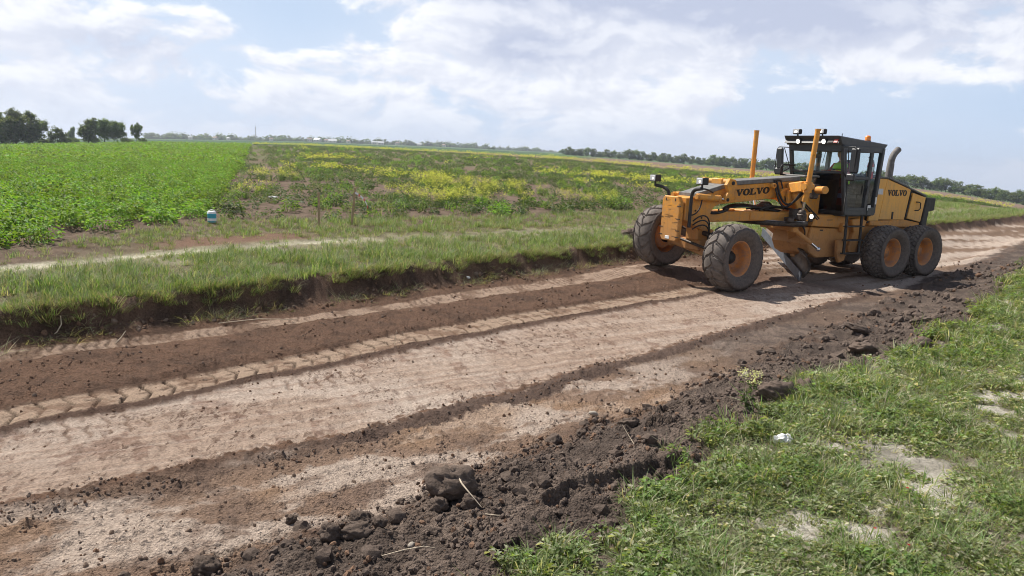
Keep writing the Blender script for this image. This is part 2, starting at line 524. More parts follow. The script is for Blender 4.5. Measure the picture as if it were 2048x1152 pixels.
def empty(name, loc=(0, 0, 0), rz=0.0, parent=None):
    o = bpy.data.objects.new(name, None)
    COL.objects.link(o)
    o.location = loc
    o.rotation_euler = (0, 0, rz)
    o.empty_display_size = .2
    if parent is not None:
        o.parent = parent
    return o


# ------------------------------------------------------------------ materials
MATS = {}


class NT:
    def __init__(s, name):
        s.mat = bpy.data.materials.new(name)
        s.mat.use_nodes = True
        s.t = s.mat.node_tree
        s.t.nodes.clear()
        s.out = s.t.nodes.new('ShaderNodeOutputMaterial')
        MATS[name] = s.mat

    def n(s, t, **kw):
        x = s.t.nodes.new(t)
        for k, v in kw.items():
            setattr(x, k, v)
        return x

    def put(s, sock, v):
        if isinstance(v, bpy.types.NodeSocket):
            s.t.links.new(v, sock)
        else:
            if isinstance(v, (tuple, list)) and len(v) == 3 and sock.type == 'RGBA':
                v = (*v, 1)
            sock.default_value = v

    def noise(s, scale, detail=4, rough=.55, vec=None, dist=0.0):
        x = s.n('ShaderNodeTexNoise')
        x.inputs['Scale'].default_value = scale
        x.inputs['Detail'].default_value = detail
        x.inputs['Roughness'].default_value = rough
        x.inputs['Distortion'].default_value = dist
        if vec is not None:
            s.put(x.inputs['Vector'], vec)
        return x.outputs['Fac']

    def ramp(s, f, a, b, lo=0., hi=1.):
        x = s.n('ShaderNodeMapRange')
        s.put(x.inputs['Value'], f)
        for k, v in zip(('From Min', 'From Max', 'To Min', 'To Max'), (a, b, lo, hi)):
            x.inputs[k].default_value = v
        return x.outputs[0]

    def mix(s, f, a, b, mode='MIX'):
        x = s.n('ShaderNodeMix', data_type='RGBA', blend_type=mode)
        s.put(x.inputs[0], f); s.put(x.inputs[6], a); s.put(x.inputs[7], b)
        return x.outputs[2]

    def math(s, op, a, b=0.0):
        x = s.n('ShaderNodeMath', operation=op)
        s.put(x.inputs[0], a); s.put(x.inputs[1], b)
        return x.outputs[0]

    def obj(s):
        return s.n('ShaderNodeTexCoord').outputs['Object']

    def pos(s):
        return s.n('ShaderNodeNewGeometry').outputs['Position']

    def bsdf(s, base, rough=.6, metal=0., spec=.5, bump=None, bump_d=.01, bump_s=.5, **kw):
        p = s.n('ShaderNodeBsdfPrincipled')
        s.put(p.inputs['Base Color'], base)
        s.put(p.inputs['Roughness'], rough)
        s.put(p.inputs['Metallic'], metal)
        p.inputs['Specular IOR Level'].default_value = spec
        for k, v in kw.items():
            s.put(p.inputs[k], v)
        if bump is not None:
            b = s.n('ShaderNodeBump')
            b.inputs['Distance'].default_value = bump_d
            b.inputs['Strength'].default_value = bump_s
            s.put(b.inputs['Height'], bump)
            s.t.links.new(b.outputs[0], p.inputs['Normal'])
        return p.outputs[0]

    def done(s, sh):
        s.t.links.new(sh, s.out.inputs['Surface'])
        return s.mat


def mat_ground():
    g = NT('soil')
    a = g.n('ShaderNodeAttribute', attribute_name='Col').outputs['Color']
    p = g.pos()
    n1 = g.noise(46, 6, .72, p); n2 = g.noise(9, 5, .62, p)
    f = g.math('MULTIPLY', g.ramp(n1, .30, .70, .55, 1.42), g.ramp(n2, .3, .7, .88, 1.12))
    c = g.mix(1.0, a, g.n('ShaderNodeCombineColor').outputs[0], 'MULTIPLY')
    sc = g.n('ShaderNodeVectorMath', operation='SCALE')
    g.put(sc.inputs[0], a); g.put(sc.inputs['Scale'], f)
    base = sc.outputs[0]
    sep = g.n('ShaderNodeSeparateColor')
    g.t.links.new(g.n('ShaderNodeAttribute', attribute_name='Msk').outputs['Color'], sep.inputs[0])
    # dark flecks dragged over the scraped loam
    mp = g.n('ShaderNodeMapping')
    mp.inputs['Rotation'].default_value = (0, 0, .45)
    mp.inputs['Scale'].default_value = (1.0, .42, 1.0)
    g.put(mp.inputs['Vector'], p)
    f1 = g.noise(17, 5, .62, mp.outputs[0], .4); f2 = g.noise(42, 4, .6, mp.outputs[0], .3); fl = g.noise(2.3, 3, .5, p)
    th = g.ramp(fl, .35, .68, .06, -.06)
    k1 = g.ramp(g.math('SUBTRACT', f1, th), .595, .64); k2 = g.ramp(g.math('SUBTRACT', f2, th), .60, .65)
    kk = g.math('MULTIPLY', g.math('MAXIMUM', k1, g.math('MULTIPLY', k2, .8)), sep.outputs[0])
    base = g.mix(g.math('MULTIPLY', kk, .85), base, (.125, .075, .053))
    # crumb texture of the loose soil
    c1 = g.noise(30, 6, .75, p, .3); v = g.n('ShaderNodeTexVoronoi'); v.inputs['Scale'].default_value = 55
    g.put(v.inputs['Vector'], p)
    g1 = g.math('MULTIPLY', g.ramp(c1, .50, .62), sep.outputs[1])
    base = g.mix(g.math('MULTIPLY', g1, .55), base, g.mix(1.0, base, (.42, .40, .40), 'MULTIPLY'))
    h = g.math('ADD', g.math('MULTIPLY', n1, .6), g.noise(120, 3, .6, p))
    h = g.math('ADD', h, g.math('MULTIPLY', g.noise(17, 4, .65, p), g.math('ADD', .7, sep.outputs[1])))
    h = g.math('ADD', h, g.math('MULTIPLY', g.math('SUBTRACT', 1.0, v.outputs['Distance']), g.math('MULTIPLY', sep.outputs[1], 1.2)))
    h = g.math('SUBTRACT', h, g.math('MULTIPLY', kk, -.5))
    return g.done(g.bsdf(base, .95, 0, .12, h, .024, .85))


def mat_leaf(name, trans=.35, rough=.55, spec=.35, attr=True, base=(.08, .15, .03), var=.3):
    g = NT(name)
    if attr:
        c = g.n('ShaderNodeAttribute', attribute_name='Col').outputs['Color']
    else:
        rgb = g.n('ShaderNodeRGB'); rgb.outputs[0].default_value = (*base, 1); c = rgb.outputs[0]
    rnd = g.n('ShaderNodeObjectInfo').outputs['Random']
    hsv = g.n('ShaderNodeHueSaturation')
    g.put(hsv.inputs['Hue'], g.ramp(rnd, 0, 1, .5 - .05 * var, .5 + .05 * var))
    g.put(hsv.inputs['Value'], g.ramp(rnd, 0, 1, 1 - var, 1 + var))
    g.put(hsv.inputs['Color'], c)
    c = hsv.outputs[0]
    d = g.bsdf(c, rough, 0, spec)
    t = g.n('ShaderNodeBsdfTranslucent')
    sc = g.n('ShaderNodeMix', data_type='RGBA', blend_type='MULTIPLY')
    g.put(sc.inputs[0], 1.0); g.put(sc.inputs[6], c); g.put(sc.inputs[7], (1.25, 1.15, .55))
    g.put(t.inputs['Color'], sc.outputs[2])
    mx = g.n('ShaderNodeMixShader')
    mx.inputs[0].default_value = trans
    g.t.links.new(d, mx.inputs[1]); g.t.links.new(t.outputs[0], mx.inputs[2])
    return g.done(mx.outputs[0])


def mat_paint():
    g = NT('orange_paint')
    p = g.obj()
    n = g.noise(2.2, 5, .6, p); s = g.noise(9, 6, .68, p, .6); f = g.noise(55, 3, .6, p)
    base = g.mix(g.ramp(n, .3, .7), (.72, .295, .032), (.80, .36, .048))
    base = g.mix(g.ramp(s, .42, .60, .60, 0), base, (.46, .25, .10))     # dust film
    chips = g.math('MULTIPLY', g.ramp(s, .655, .675), g.ramp(f, .40, .5))
    base = g.mix(chips, base, (.06, .04, .03))
    # road dust plus painted-in shade on the lower machine: depends on height, thin above
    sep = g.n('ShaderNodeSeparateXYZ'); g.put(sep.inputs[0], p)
    dust_shade = g.math('MULTIPLY', g.ramp(sep.outputs[2], 1.62, .75, 0, .85), g.ramp(s, .35, .62, .45, 1))
    base = g.mix(dust_shade, base, (.30, .17, .095))
    # grease and old grime in broad patches, runs of dirt down the flanks
    gr = g.noise(4.2, 6, .7, p, .8)
    base = g.mix(g.ramp(gr, .57, .72, 0, .5), base, (.20, .10, .045))
    mp = g.n('ShaderNodeMapping'); mp.inputs['Scale'].default_value = (9, 9, .9)
    g.put(mp.inputs['Vector'], p)
    run = g.noise(1.6, 4, .6, mp.outputs[0])
    base = g.mix(g.ramp(run, .56, .72, 0, .35), base, (.28, .14, .06))
    return g.done(g.bsdf(base, g.ramp(s, .3, .7, .45, .75), 0, .35, f, .002, .2))


def mat_paint_hood():
    g = NT('yellow_hood_paint')
    p = g.obj()
    n = g.noise(1.5, 4, .6, p); s = g.noise(14, 6, .65, p)
    base = g.mix(g.ramp(n, .3, .7), (.76, .355, .040), (.82, .41, .055))
    base = g.mix(g.ramp(s, .52, .75, 0, .45), base, (.46, .27, .11))
    mp = g.n('ShaderNodeMapping'); mp.inputs['Scale'].default_value = (9, 9, .8)
    g.put(mp.inputs['Vector'], p)
    run = g.noise(1.6, 4, .6, mp.outputs[0])
    base = g.mix(g.ramp(run, .52, .72, 0, .40), base, (.40, .22, .08))
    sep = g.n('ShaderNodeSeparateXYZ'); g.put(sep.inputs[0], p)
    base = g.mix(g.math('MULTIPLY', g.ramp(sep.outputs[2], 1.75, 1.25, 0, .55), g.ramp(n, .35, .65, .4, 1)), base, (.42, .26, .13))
    return g.done(g.bsdf(base, .36, 0, .45, s, .002, .1))


def mat_simple(name, base, rough=.6, metal=0., spec=.5, scale=20, amt=.25, bump=.0, **kw):
    g = NT(name)
    p = g.obj()
    n = g.noise(scale, 5, .6, p)
    d = tuple(max(0, c * (1 - amt)) for c in base); l = tuple(min(1, c * (1 + amt)) for c in base)
    c = g.mix(g.ramp(n, .3, .7), d, l)
    return g.done(g.bsdf(c, rough, metal, spec, n if bump else None, .004, bump, **kw))


def mat_clod(name, base, bump=True):
    g = NT(name)
    p = g.obj()
    n = g.noise(3.2, 6, .72, p); f = g.noise(11, 5, .7, p)
    c = g.mix(g.ramp(n, .3, .7), tuple(x * .62 for x in base), tuple(x * 1.4 for x in base))
    h = g.math('ADD', g.math('MULTIPLY', n, 1.2), f)
    return g.done(g.bsdf(c, .96, 0, .1, h if bump else None, .012, .9))


def mat_tyre():
    g = NT('tyre_rubber')
    p = g.obj()
    n = g.noise(16, 5, .65, p); n2 = g.noise(70, 3, .6, p)
    c = g.mix(g.ramp(n, .3, .7), (.075, .065, .060), (.145, .12, .105))
    c = g.mix(g.ramp(n2, .42, .75, 0, .65), c, (.19, .145, .115))
    return g.done(g.bsdf(c, .85, 0, .25, n2, .004, .4))


def mat_tread():
    g = NT('dusty_tread')
    p = g.obj()
    n = g.noise(9, 5, .65, p); n2 = g.noise(60, 4, .65, p)
    c = g.mix(g.ramp(n, .3, .7), (.095, .082, .074), (.20, .172, .15))
    c = g.mix(g.ramp(n2, .5, .8, 0, .5), c, (.27, .205, .155))
    return g.done(g.bsdf(c, .9, 0, .2, n2, .004, .4))


def mat_rim():
    g = NT('rim_paint')
    p = g.obj()
    n = g.noise(7, 5, .65, p)
    c = g.mix(g.ramp(n, .36, .62), (.58, .225, .05), (.36, .19, .11))
    c = g.mix(g.ramp(g.noise(30, 4, .65, p), .52, .72, 0, .6), c, (.25, .15, .095))
    return g.done(g.bsdf(c, .6, 0, .35, n, .003, .3))


def mat_glass(name='cab_glass', tint=(.95, .985, .98, 1)):
    g = NT(name)
    t = g.n('ShaderNodeBsdfTransparent'); t.inputs[0].default_value = tint
    s = g.n('ShaderNodeBsdfGlossy'); s.inputs['Roughness'].default_value = .03
    s.inputs[0].default_value = (.9, .95, 1, 1)
    lw = g.n('ShaderNodeLayerWeight'); lw.inputs[0].default_value = .5
    fac = g.math('ADD', g.math('MULTIPLY', g.math('POWER', lw.outputs['Facing'], 4.0), .55), .035)
    mx = g.n('ShaderNodeMixShader')
    g.t.links.new(fac, mx.inputs[0])
    g.t.links.new(t.outputs[0], mx.inputs[1]); g.t.links.new(s.outputs[0], mx.inputs[2])
    return g.done(mx.outputs[0])


def mat_emit(name, col, strength):
    g = NT(name)
    e = g.n('ShaderNodeEmission')
    e.inputs[0].default_value = (*col, 1); e.inputs[1].default_value = strength
    return g.done(e.outputs[0])


mat_ground()
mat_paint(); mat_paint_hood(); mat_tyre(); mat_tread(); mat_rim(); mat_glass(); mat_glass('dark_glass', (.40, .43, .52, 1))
mat_leaf('leaf', .48); mat_leaf('crop_leaf', .45, .6, .22, var=.28); mat_leaf('tree_leaf', .5, .6, .3, var=.25)
mat_leaf('petal', .35, .6, .2, var=.15)
mat_simple('cab_black', (.022, .023, .026), .42, 0, .5, 12, .3)
mat_simple('cab_grey', (.045, .047, .05), .45, 0, .5, 9, .25)
mat_simple('cover_grey', (.17, .165, .155), .7, 0, .4, 12, .3)
mat_simple('hood_top_grey', (.11, .11, .108), .55, 0, .45, 10, .3)
mat_simple('black_iron', (.026, .024, .023), .6, 0, .4, 14, .45, .2)
mat_simple('greasy_steel', (.07, .055, .045), .55, .3, .4, 15, .6, .4)
mat_simple('blade_steel', (.095, .105, .125), .5, .1, .5, 9, .25, .1)
mat_simple('blade_back', (.16, .12, .09), .6, .3, .4, 6, .45, .3)
mat_simple('chrome', (.75, .75, .77), .18, 1.0, .5, 20, .1)
mat_simple('exhaust_steel', (.17, .158, .15), .75, .2, .5, 12, .35)
mat_simple('rubber_hose', (.02, .02, .02), .5, 0, .4, 30, .3)
mat_simple('bark', (.11, .085, .065), .9, 0, .2, 8, .4, .6)
mat_simple('red_enamel', (.55, .03, .02), .35, 0, .5, 10, .1)
mat_simple('label_white', (.75, .75, .73), .6, 0, .4, 10, .1)
mat_simple('mirror_glass', (.8, .82, .85), .05, 1.0, .5, 2, .02)
mat_simple('orange_beacon', (.85, .25, .03), .25, 0, .5, 10, .1)
mat_simple('stake_wood', (.36, .27, .16), .85, 0, .2, 25, .3, .3)
mat_simple('reflector_silver', (.55, .56, .58), .5, .2, .5, 20, .1)
mat_simple('letter_black', (.03, .025, .02), .6, 0, .3, 40, .4)
mat_clod('clod_earth', (.135, .102, .082)); mat_clod('clod_dark', (.125, .095, .077), False)
mat_clod('clod_brown', (.17, .105, .070), False); mat_clod('clod_mid', (.20, .145, .108), False)
mat_simple('stone_grey', (.33, .29, .24), .9, 0, .2, 12, .3, .4)
mat_simple('white_plastic', (.82, .82, .80), .45, 0, .5, 12, .06)
mat_simple('paper_white', (.78, .77, .74), .9, 0, .2, 18, .1, .6)
mat_simple('blue_plastic', (.05, .38, .48), .4, 0, .5, 10, .15)
mat_simple('tape_red', (.65, .06, .05), .5, 0, .4, 8, .1)
mat_simple('root_fibre', (.55, .46, .34), .9, 0, .2, 30, .3)
mat_simple('skin', (.45, .26, .18), .6, 0, .4, 20, .1)
mat_simple('vest_green', (.42, .80, .06), .75, 0, .3, 12, .1)
mat_simple('shirt_red', (.42, .045, .03), .8, 0, .3, 12, .15)
mat_simple('seat_fabric', (.035, .035, .04), .85, 0, .3, 20, .2)
mat_simple('house_wall', (.62, .59, .53), .9, 0, .2, 1, .15)
mat_simple('house_roof', (.33, .24, .20), .9, 0, .2, 1, .3)
mat_simple('roof_pale', (.60, .60, .60), .7, 0, .3, 1, .15)
mat_simple('mast_steel', (.35, .33, .33), .6, .4, .4, 2, .1)
mat_emit('lamp_lit', (1.0, .97, .90), 1.4)
mat_emit('lamp_warm', (1.0, .83, .62), 1.6)

# ------------------------------------------------------------------ ground: one sheet from the feet to the horizon, split by what it is
def build_ground():
    d = np.linspace(-48, 48, 900)
    rest = np.linspace(48, 312, 70)[1:-1]
    az = np.radians(np.concatenate([d, rest]))
    r0 = np.array([.0, .6, 1.2, 1.8, 2.3])
    r1 = 1.0 / np.linspace(1 / 2.6, 1 / 60., 640)
    r2 = np.geomspace(60, 5000, 90)[1:]
    rr = np.concatenate([r0, r1, r2])
    A, Rr = np.meshgrid(az, rr)
    x = Rr * np.sin(A); y = Rr * np.cos(A)
    na, nr = len(az), len(rr)
    z, col, q, s, t, cr, wd, msk = terrain(x.ravel(), y.ravel(), True, 'all', cut=True)
    x, y = x.ravel(), y.ravel()
    r = np.hypot(x, y)
    col = far_colour(x, y, r, col, cr, wd)
    V = np.stack([x, y, z], 1)
    i = np.arange(nr - 1)[:, None] * na; j = np.arange(na)[None, :]
    j2 = (j + 1) % na
    F = np.stack([i + j, i + na + j, i + na + j2, i + j2], -1).reshape(-1, 4)   # wound so that normals point up
    F = F[:, ::-1]
    fx, fy = x[F].mean(1), y[F].mean(1)
    fq = q[F].mean(1); fcr = cr[F].mean(1); fwd_ = wd[F].mean(1)
    fr = np.hypot(fx, fy)
    pl = beyond_strip(fx, fy)
    zone = np.zeros(len(F), int)                               # 0 dirt road
    zone[fq < -2.0] = 1                                        # near verge
    zone[(fq > 5.9)] = 2                                       # far verge
    zone[(fq > 7.9) & (fcr > -.6)] = 3
    zone[(fq > 7.9) & (fwd_ > 0) & (fcr <= -.6)] = 4
    zone[(zone == 4) & (pl > 0)] = 5
    zone[(fr > 290) & (zone >= 2)] = 6
    zone[(fr > 200) & (zone < 2)] = 6
    names = ['dirt_road', 'near_grass_verge', 'far_grass_verge', 'potato_field', 'weedy_field', 'ploughed_field', 'distant_farmland']
    labs = ['freshly graded dirt road with pale scraped loam and tyre tracks', 'trampled grassy verge at the near side of the dirt road',
            'grassy verge on top of the dark cut bank', 'soil of the bright green potato crop', 'weedy brown field with yellow mustard',
            'bare brown ploughed field below the hedgerow', 'distant flat farmland reaching the horizon']
    for k, nm in enumerate(names):
        f = F[zone == k]
        u, inv = np.unique(f.ravel(), return_inverse=True)
        me = np_mesh(nm, V[u], inv, 4, True)
        set_col(me, col[u])
        set_col(me, msk[u], 'Msk')
        o = link(nm, me, MATS['soil'])
        tag(o, labs[k], ['road', 'verge', 'verge', 'field', 'field', 'field', 'farmland'][k], kind='structure')
    return


STRIP = np.array([(-400, 420), (-140, 290), (-60, 228), (-18, 190), (11, 163), (28, 141), (42, 126), (66, 108), (92, 95), (300, 20)], float)


def beyond_strip(x, y):
    return y - np.interp(x, STRIP[:, 0], STRIP[:, 1])


def far_colour(x, y, r, col, cr, wd):
    def mix(a, b, f):
        f = np.clip(f, 0, 1)[..., None]
        return a * (1 - f) + b * f
    one = np.ones_like(col)
    bs = beyond_strip(x, y)
    pl = sstep(-2, 4, bs) * (wd > 0) * sstep(60, 80, r)
    # ploughed brown
    n = fbm(x, y, 14, 3, 80)
    c = mix(one * np.array([.155, .10, .07]), one * np.array([.20, .135, .095]), sstep(-.3, .3, n))
    left = sstep(-60, -5, x)
    c = mix(one * np.array([.075, .115, .035]), c, np.maximum(left, sstep(-6, 8, n * 20 - 2) * .4))
    col = mix(col, c, pl)
    # crop seen at a distance: closed canopy
    col = mix(col, one * np.array([.085, .175, .022]), sstep(60, 150, r) * sstep(0, 1.5, cr))
    # weedy field at a distance
    n2 = fbm(x, y, 9, 4, 82)
    c = mix(one * np.array([.15, .108, .07]), one * np.array([.10, .115, .045]), sstep(-.15, .3, n2))
    col = mix(col, c, sstep(45, 100, r) * (wd > 0) * (1 - pl) * .8)
    # farmland
    ang = np.degrees(np.arctan2(x, y))
    n3 = fbm(x, y, 130, 2, 83)
    band = fbm(r * .9 + 30 * n3, ang * 1.2, 180, 3, 84)
    c = mix(one * np.array([.06, .115, .032]), one * np.array([.10, .15, .045]), sstep(-.1, .15, band))
    c = mix(c, one * np.array([.21, .19, .10]), sstep(.22, .38, band) * .7)
    c = mix(c, one * np.array([.035, .08, .03]), sstep(430, 480, r) * (1 - sstep(800, 1000, r)) * (ang < 2))
    br = sstep(4, 7, ang) * (1 - sstep(380, 470, r))
    c = mix(c, one * np.array([.175, .12, .085]), br)
    col = mix(col, c, sstep(285, 295, r))
    return col


build_ground()


# tyre prints: their own fine strips, laid in the road
def build_track(k0, s0, s1, nm, label):
    sv = np.arange(s0, s1, .016)
    lv = np.linspace(0.0, 1.0, 30)
    c0 = np.interp(sv, _SG, _CUR[k0]); c1 = np.interp(sv, _SG, _CUR[k0 + 1])
    Sg, Lg = np.meshgrid(sv, lv, indexing='ij')
    Tg = c0[:, None] + (c1 - c0)[:, None] * Lg
    x = (Sg * CT - Tg * ST).ravel(); y = (Sg * ST + Tg * CT).ravel()
    z, col, *_, msk = terrain(x, y, True, 'all')
    z = z + .004 - .012 * (np.abs(Lg.ravel() - .5) > .49)
    n, m = Sg.shape
    i = np.arange(n - 1)[:, None] * m; j = np.arange(m - 1)[None, :]
    F = np.stack([i + j, i + m + j, i + m + j + 1, i + j + 1], -1).reshape(-1, 4)
    me = np_mesh(nm, np.stack([x, y, z], 1), F, 4, True)
    set_col(me, col)
    set_col(me, msk, 'Msk')
    o = link(nm, me, MATS['soil'])
    return tag(o, label, 'tyre track', kind='structure')


build_track(3, -6.0, 11.6, 'tyre_track', 'bold chevron tyre print along the middle of the road')
build_track(5, -6.0, 13.2, 'tyre_track', 'fine tyre print along the foot of the bank')


# ------------------------------------------------------------------ mesh builder
class MB:
    """collects shapes into one mesh"""
    def __init__(s):
        s.v = []; s.f = []; s.sm = []

    def add(s, verts, faces, smooth=False):
        b = len(s.v)
        s.v += [tuple(p) for p in verts]
        s.f += [tuple(i + b for i in f) for f in faces]
        s.sm += [smooth] * len(faces)
        return s

    def box(s, c, size, rot=None, bev=.0, taper=None):
        hx, hy, hz = (d / 2 for d in size)
        c = Vector(c)
        b = min(bev, hx * .9, hy * .9, hz * .9)
        if b > 0:
            pts = []
            for sx in (-1, 1):
                for sy in (-1, 1):
                    for sz in (-1, 1):
                        pts += [(sx * (hx - b), sy * (hy - b), sz * hz), (sx * (hx - b), sy * hy, sz * (hz - b)), (sx * hx, sy * (hy - b), sz * (hz - b))]
            bm = bmesh.new()
            vs = [bm.verts.new(p) for p in pts]
            bmesh.ops.convex_hull(bm, input=vs)
            bmesh.ops.dissolve_limit(bm, angle_limit=.01, verts=bm.verts, edges=bm.edges)
            bm.verts.index_update()
            V = [v.co.copy() for v in bm.verts]; F = [[v.index for v in f.verts] for f in bm.faces]
            bm.free()
        else:
            V = [Vector((sx * hx, sy * hy, sz * hz)) for sx in (-1, 1) for sy in (-1, 1) for sz in (-1, 1)]
            F = [(0, 1, 3, 2), (4, 6, 7, 5), (0, 4, 5, 1), (2, 3, 7, 6), (0, 2, 6, 4), (1, 5, 7, 3)]
        if rot is not None:
            V = [rot @ v for v in V]
        return s.add([v + c for v in V], F)

    def bar(s, a, b, w, h, up=(0, 0, 1), bev=.0):
        a, b = Vector(a), Vector(b)
        x = (b - a).normalized(); up = Vector(up)
        y = up.cross(x)
        if y.length < 1e-4:
            y = Vector((0, 1, 0)).cross(x)
        y.normalize(); z = x.cross(y)
        rot = Matrix((x, y, z)).transposed()
        return s.box((a + b) / 2, ((b - a).length, w, h), rot, bev)

    def tube(s, path, r, n=10, caps=True):
        P = [Vector(p) for p in path]
        rs = [r] * len(P) if not isinstance(r, (list, tuple)) else r
        V = []; F = []
        prev = None
        for i, p in enumerate(P):
            d = (P[min(i + 1, len(P) - 1)] - P[max(i - 1, 0)]).normalized()
            if prev is None:
                a = Vector((0, 0, 1)) if abs(d.z) < .9 else Vector((1, 0, 0))
                u = d.cross(a).normalized()
            else:
                u = (prev - d * prev.dot(d)).normalized()
            prev = u
            w = d.cross(u)
            for k in range(n):
                t = 2 * math.pi * k / n
                V.append(p + (u * math.cos(t) + w * math.sin(t)) * rs[i])
        for i in range(len(P) - 1):
            for k in range(n):
                k2 = (k + 1) % n
                F.append((i * n + k, i * n + k2, (i + 1) * n + k2, (i + 1) * n + k))
        s.add(V, F, True)
        if caps:
            s.add(V[:n], [tuple(range(n))[::-1]]); s.add(V[-n:], [tuple(range(n))])
        return s

    def prism(s, prof, y0, y1, axis='y', bev=0):
        """profile of (x, z) points pulled along y (or (y, z) pulled along x, or (x, y) along z)"""
        def mk(p, d):
            return {'y': (p[0], d, p[1]), 'x': (d, p[0], p[1]), 'z': (p[0], p[1], d)}[axis]
        n = len(prof)
        if bev:
            # shrink the end profiles a little for a chamfer
            cx = [Vector((p[0], p[1])) for p in prof]
            ins = []
            area = sum(cx[i].x * cx[(i + 1) % n].y - cx[(i + 1) % n].x * cx[i].y for i in range(n))
            sg = 1 if area > 0 else -1
            for i in range(n):
                e1 = (cx[i] - cx[i - 1]).normalized(); e2 = (cx[(i + 1) % n] - cx[i]).normalized()
                n1 = Vector((-e1.y, e1.x)) * sg; n2 = Vector((-e2.y, e2.x)) * sg
                nn = (n1 + n2); l = max(.4, nn.dot(n1))
                ins.append(tuple(cx[i] + nn * (bev / l)))
            rings = [(ins, y0), (prof, y0 + bev * (1 if y1 > y0 else -1)), (prof, y1 - bev * (1 if y1 > y0 else -1)), (ins, y1)]
        else:
            rings = [(prof, y0), (prof, y1)]
        V = []; F = []
        for pr, d in rings:
            V += [mk(p, d) for p in pr]
        for i in range(len(rings) - 1):
            for k in range(n):
                k2 = (k + 1) % n
                F.append((i * n + k, i * n + k2, (i + 1) * n + k2, (i + 1) * n + k))
        F.append(tuple(range(n))[::-1]); F.append(tuple(range((len(rings) - 1) * n, len(rings) * n)))
        return s.add(V, F)

    def lathe(s, prof, n=40, axis='y', c=(0, 0, 0)):
        """profile (radius, along)"""
        V = []; F = []
        m = len(prof)
        for k in range(n):
            t = 2 * math.pi * k / n
            for r, h in prof:
                p = {'y': (r * math.cos(t), h, r * math.sin(t)), 'z': (r * math.cos(t), r * math.sin(t), h), 'x': (h, r * math.cos(t), r * math.sin(t))}[axis]
                V.append((p[0] + c[0], p[1] + c[1], p[2] + c[2]))
        for k in range(n):
            k2 = (k + 1) % n
            for i in range(m - 1):
                F.append((k * m + i, k * m + i + 1, k2 * m + i + 1, k2 * m + i))
        return s.add(V, F, True)

    def ball(s, c, r, n=10, squash=(1, 1, 1)):
        pr = [(max(1e-4, r * math.sin(math.pi * i / n)), -r * math.cos(math.pi * i / n)) for i in range(n + 1)]
        b = MB().lathe(pr, n * 2, 'z')
        return s.add([(p[0] * squash[0] + c[0], p[1] * squash[1] + c[1], p[2] * squash[2] + c[2]) for p in b.v], b.f, True)

    def mesh(s, name):
        me = bpy.data.meshes.new(name)
        me.from_pydata(s.v, [], s.f)
        me.polygons.foreach_set('use_smooth', s.sm)
        bm = bmesh.new(); bm.from_mesh(me)
        bmesh.ops.recalc_face_normals(bm, faces=bm.faces)
        bm.to_mesh(me); bm.free()
        me.update()
        return me

    def build(s, name, mat, parent=None, label=None):
        o = link(name, s.mesh(name), MATS[mat], parent)
        if label:
            o['label'] = label
        return o


def arc(c, r, a0, a1, n, plane='xz', d=0):
    out = []
    for i in range(n + 1):
        t = math.radians(a0 + (a1 - a0) * i / n)
        u, v = c[0] + r * math.cos(t), c[1] + r * math.sin(t)
        out.append((u, d, v) if plane == 'xz' else (u, v, d))
    return out


def bez(p0, p1, p2, p3, n=12):
    P = [Vector(p) for p in (p0, p1, p2, p3)]
    out = []
    for i in range(n + 1):
        t = i / n
        out.append(P[0] * (1 - t) ** 3 + P[1] * 3 * t * (1 - t) ** 2 + P[2] * 3 * t * t * (1 - t) + P[3] * t ** 3)
    return out


# ------------------------------------------------------------------ slab-serif lettering
def letter(ch, w=1.0):
    """list of polygons in a unit-height box"""
    s = .17                                                    # serif thickness
    if ch == 'V':
        return [[(0, 1), (.46, 1), (.46, 1 - s * .8), (.40, 1 - s * .8), (.56, .34), (.70, 1 - s * .8), (.62, 1 - s * .8), (.62, 1), (1, 1), (1, 1 - s * .8), (.90, 1 - s * .8), (.58, 0), (.40, 0), (.09, 1 - s * .8), (0, 1 - s * .8)]]
    if ch == 'L':
        return [[(0, 0), (.92, 0), (.92, .40), (.78, .40), (.74, .17), (.42, .17), (.42, 1 - s * .8), (.56, 1 - s * .8), (.56, 1), (0, 1), (0, 1 - s * .8), (.13, 1 - s * .8), (.13, .15), (0, .15)]]
    if ch == 'O':
        n = 20
        o = []
        for k in range(n):
            t0, t1 = 2 * math.pi * k / n, 2 * math.pi * (k + 1) / n
            def e(rx, ry, t):
                return (.5 + rx * math.cos(t), .5 + ry * math.sin(t))
            o.append([e(.5, .53, t0), e(.5, .53, t1), e(.17, .36, t1), e(.17, .36, t0)])
        return o


def lettering(mb, text, origin, u, v, nrm, height, width, gap=.04):
    """flat letters with a little thickness; u along the word, v up"""
    u, v, nrm, origin = Vector(u).normalized(), Vector(v).normalized(), Vector(nrm).normalized(), Vector(origin)
    n = len(text)
    adv = width / n
    lw = adv * (1 + gap)
    for i, ch in enumerate(text):
        for poly in letter(ch):
            P = [origin + u * (i * adv + p[0] * lw) + v * (p[1] * height) for p in poly]
            k = len(P)
            V = [p + nrm * .003 for p in P] + [p - nrm * .004 for p in P]
            mb.add(V, [tuple(range(k)), tuple(range(k, 2 * k))[::-1]] + [(a, (a + 1) % k, (a + 1) % k + k, a + k) for a in range(k)])


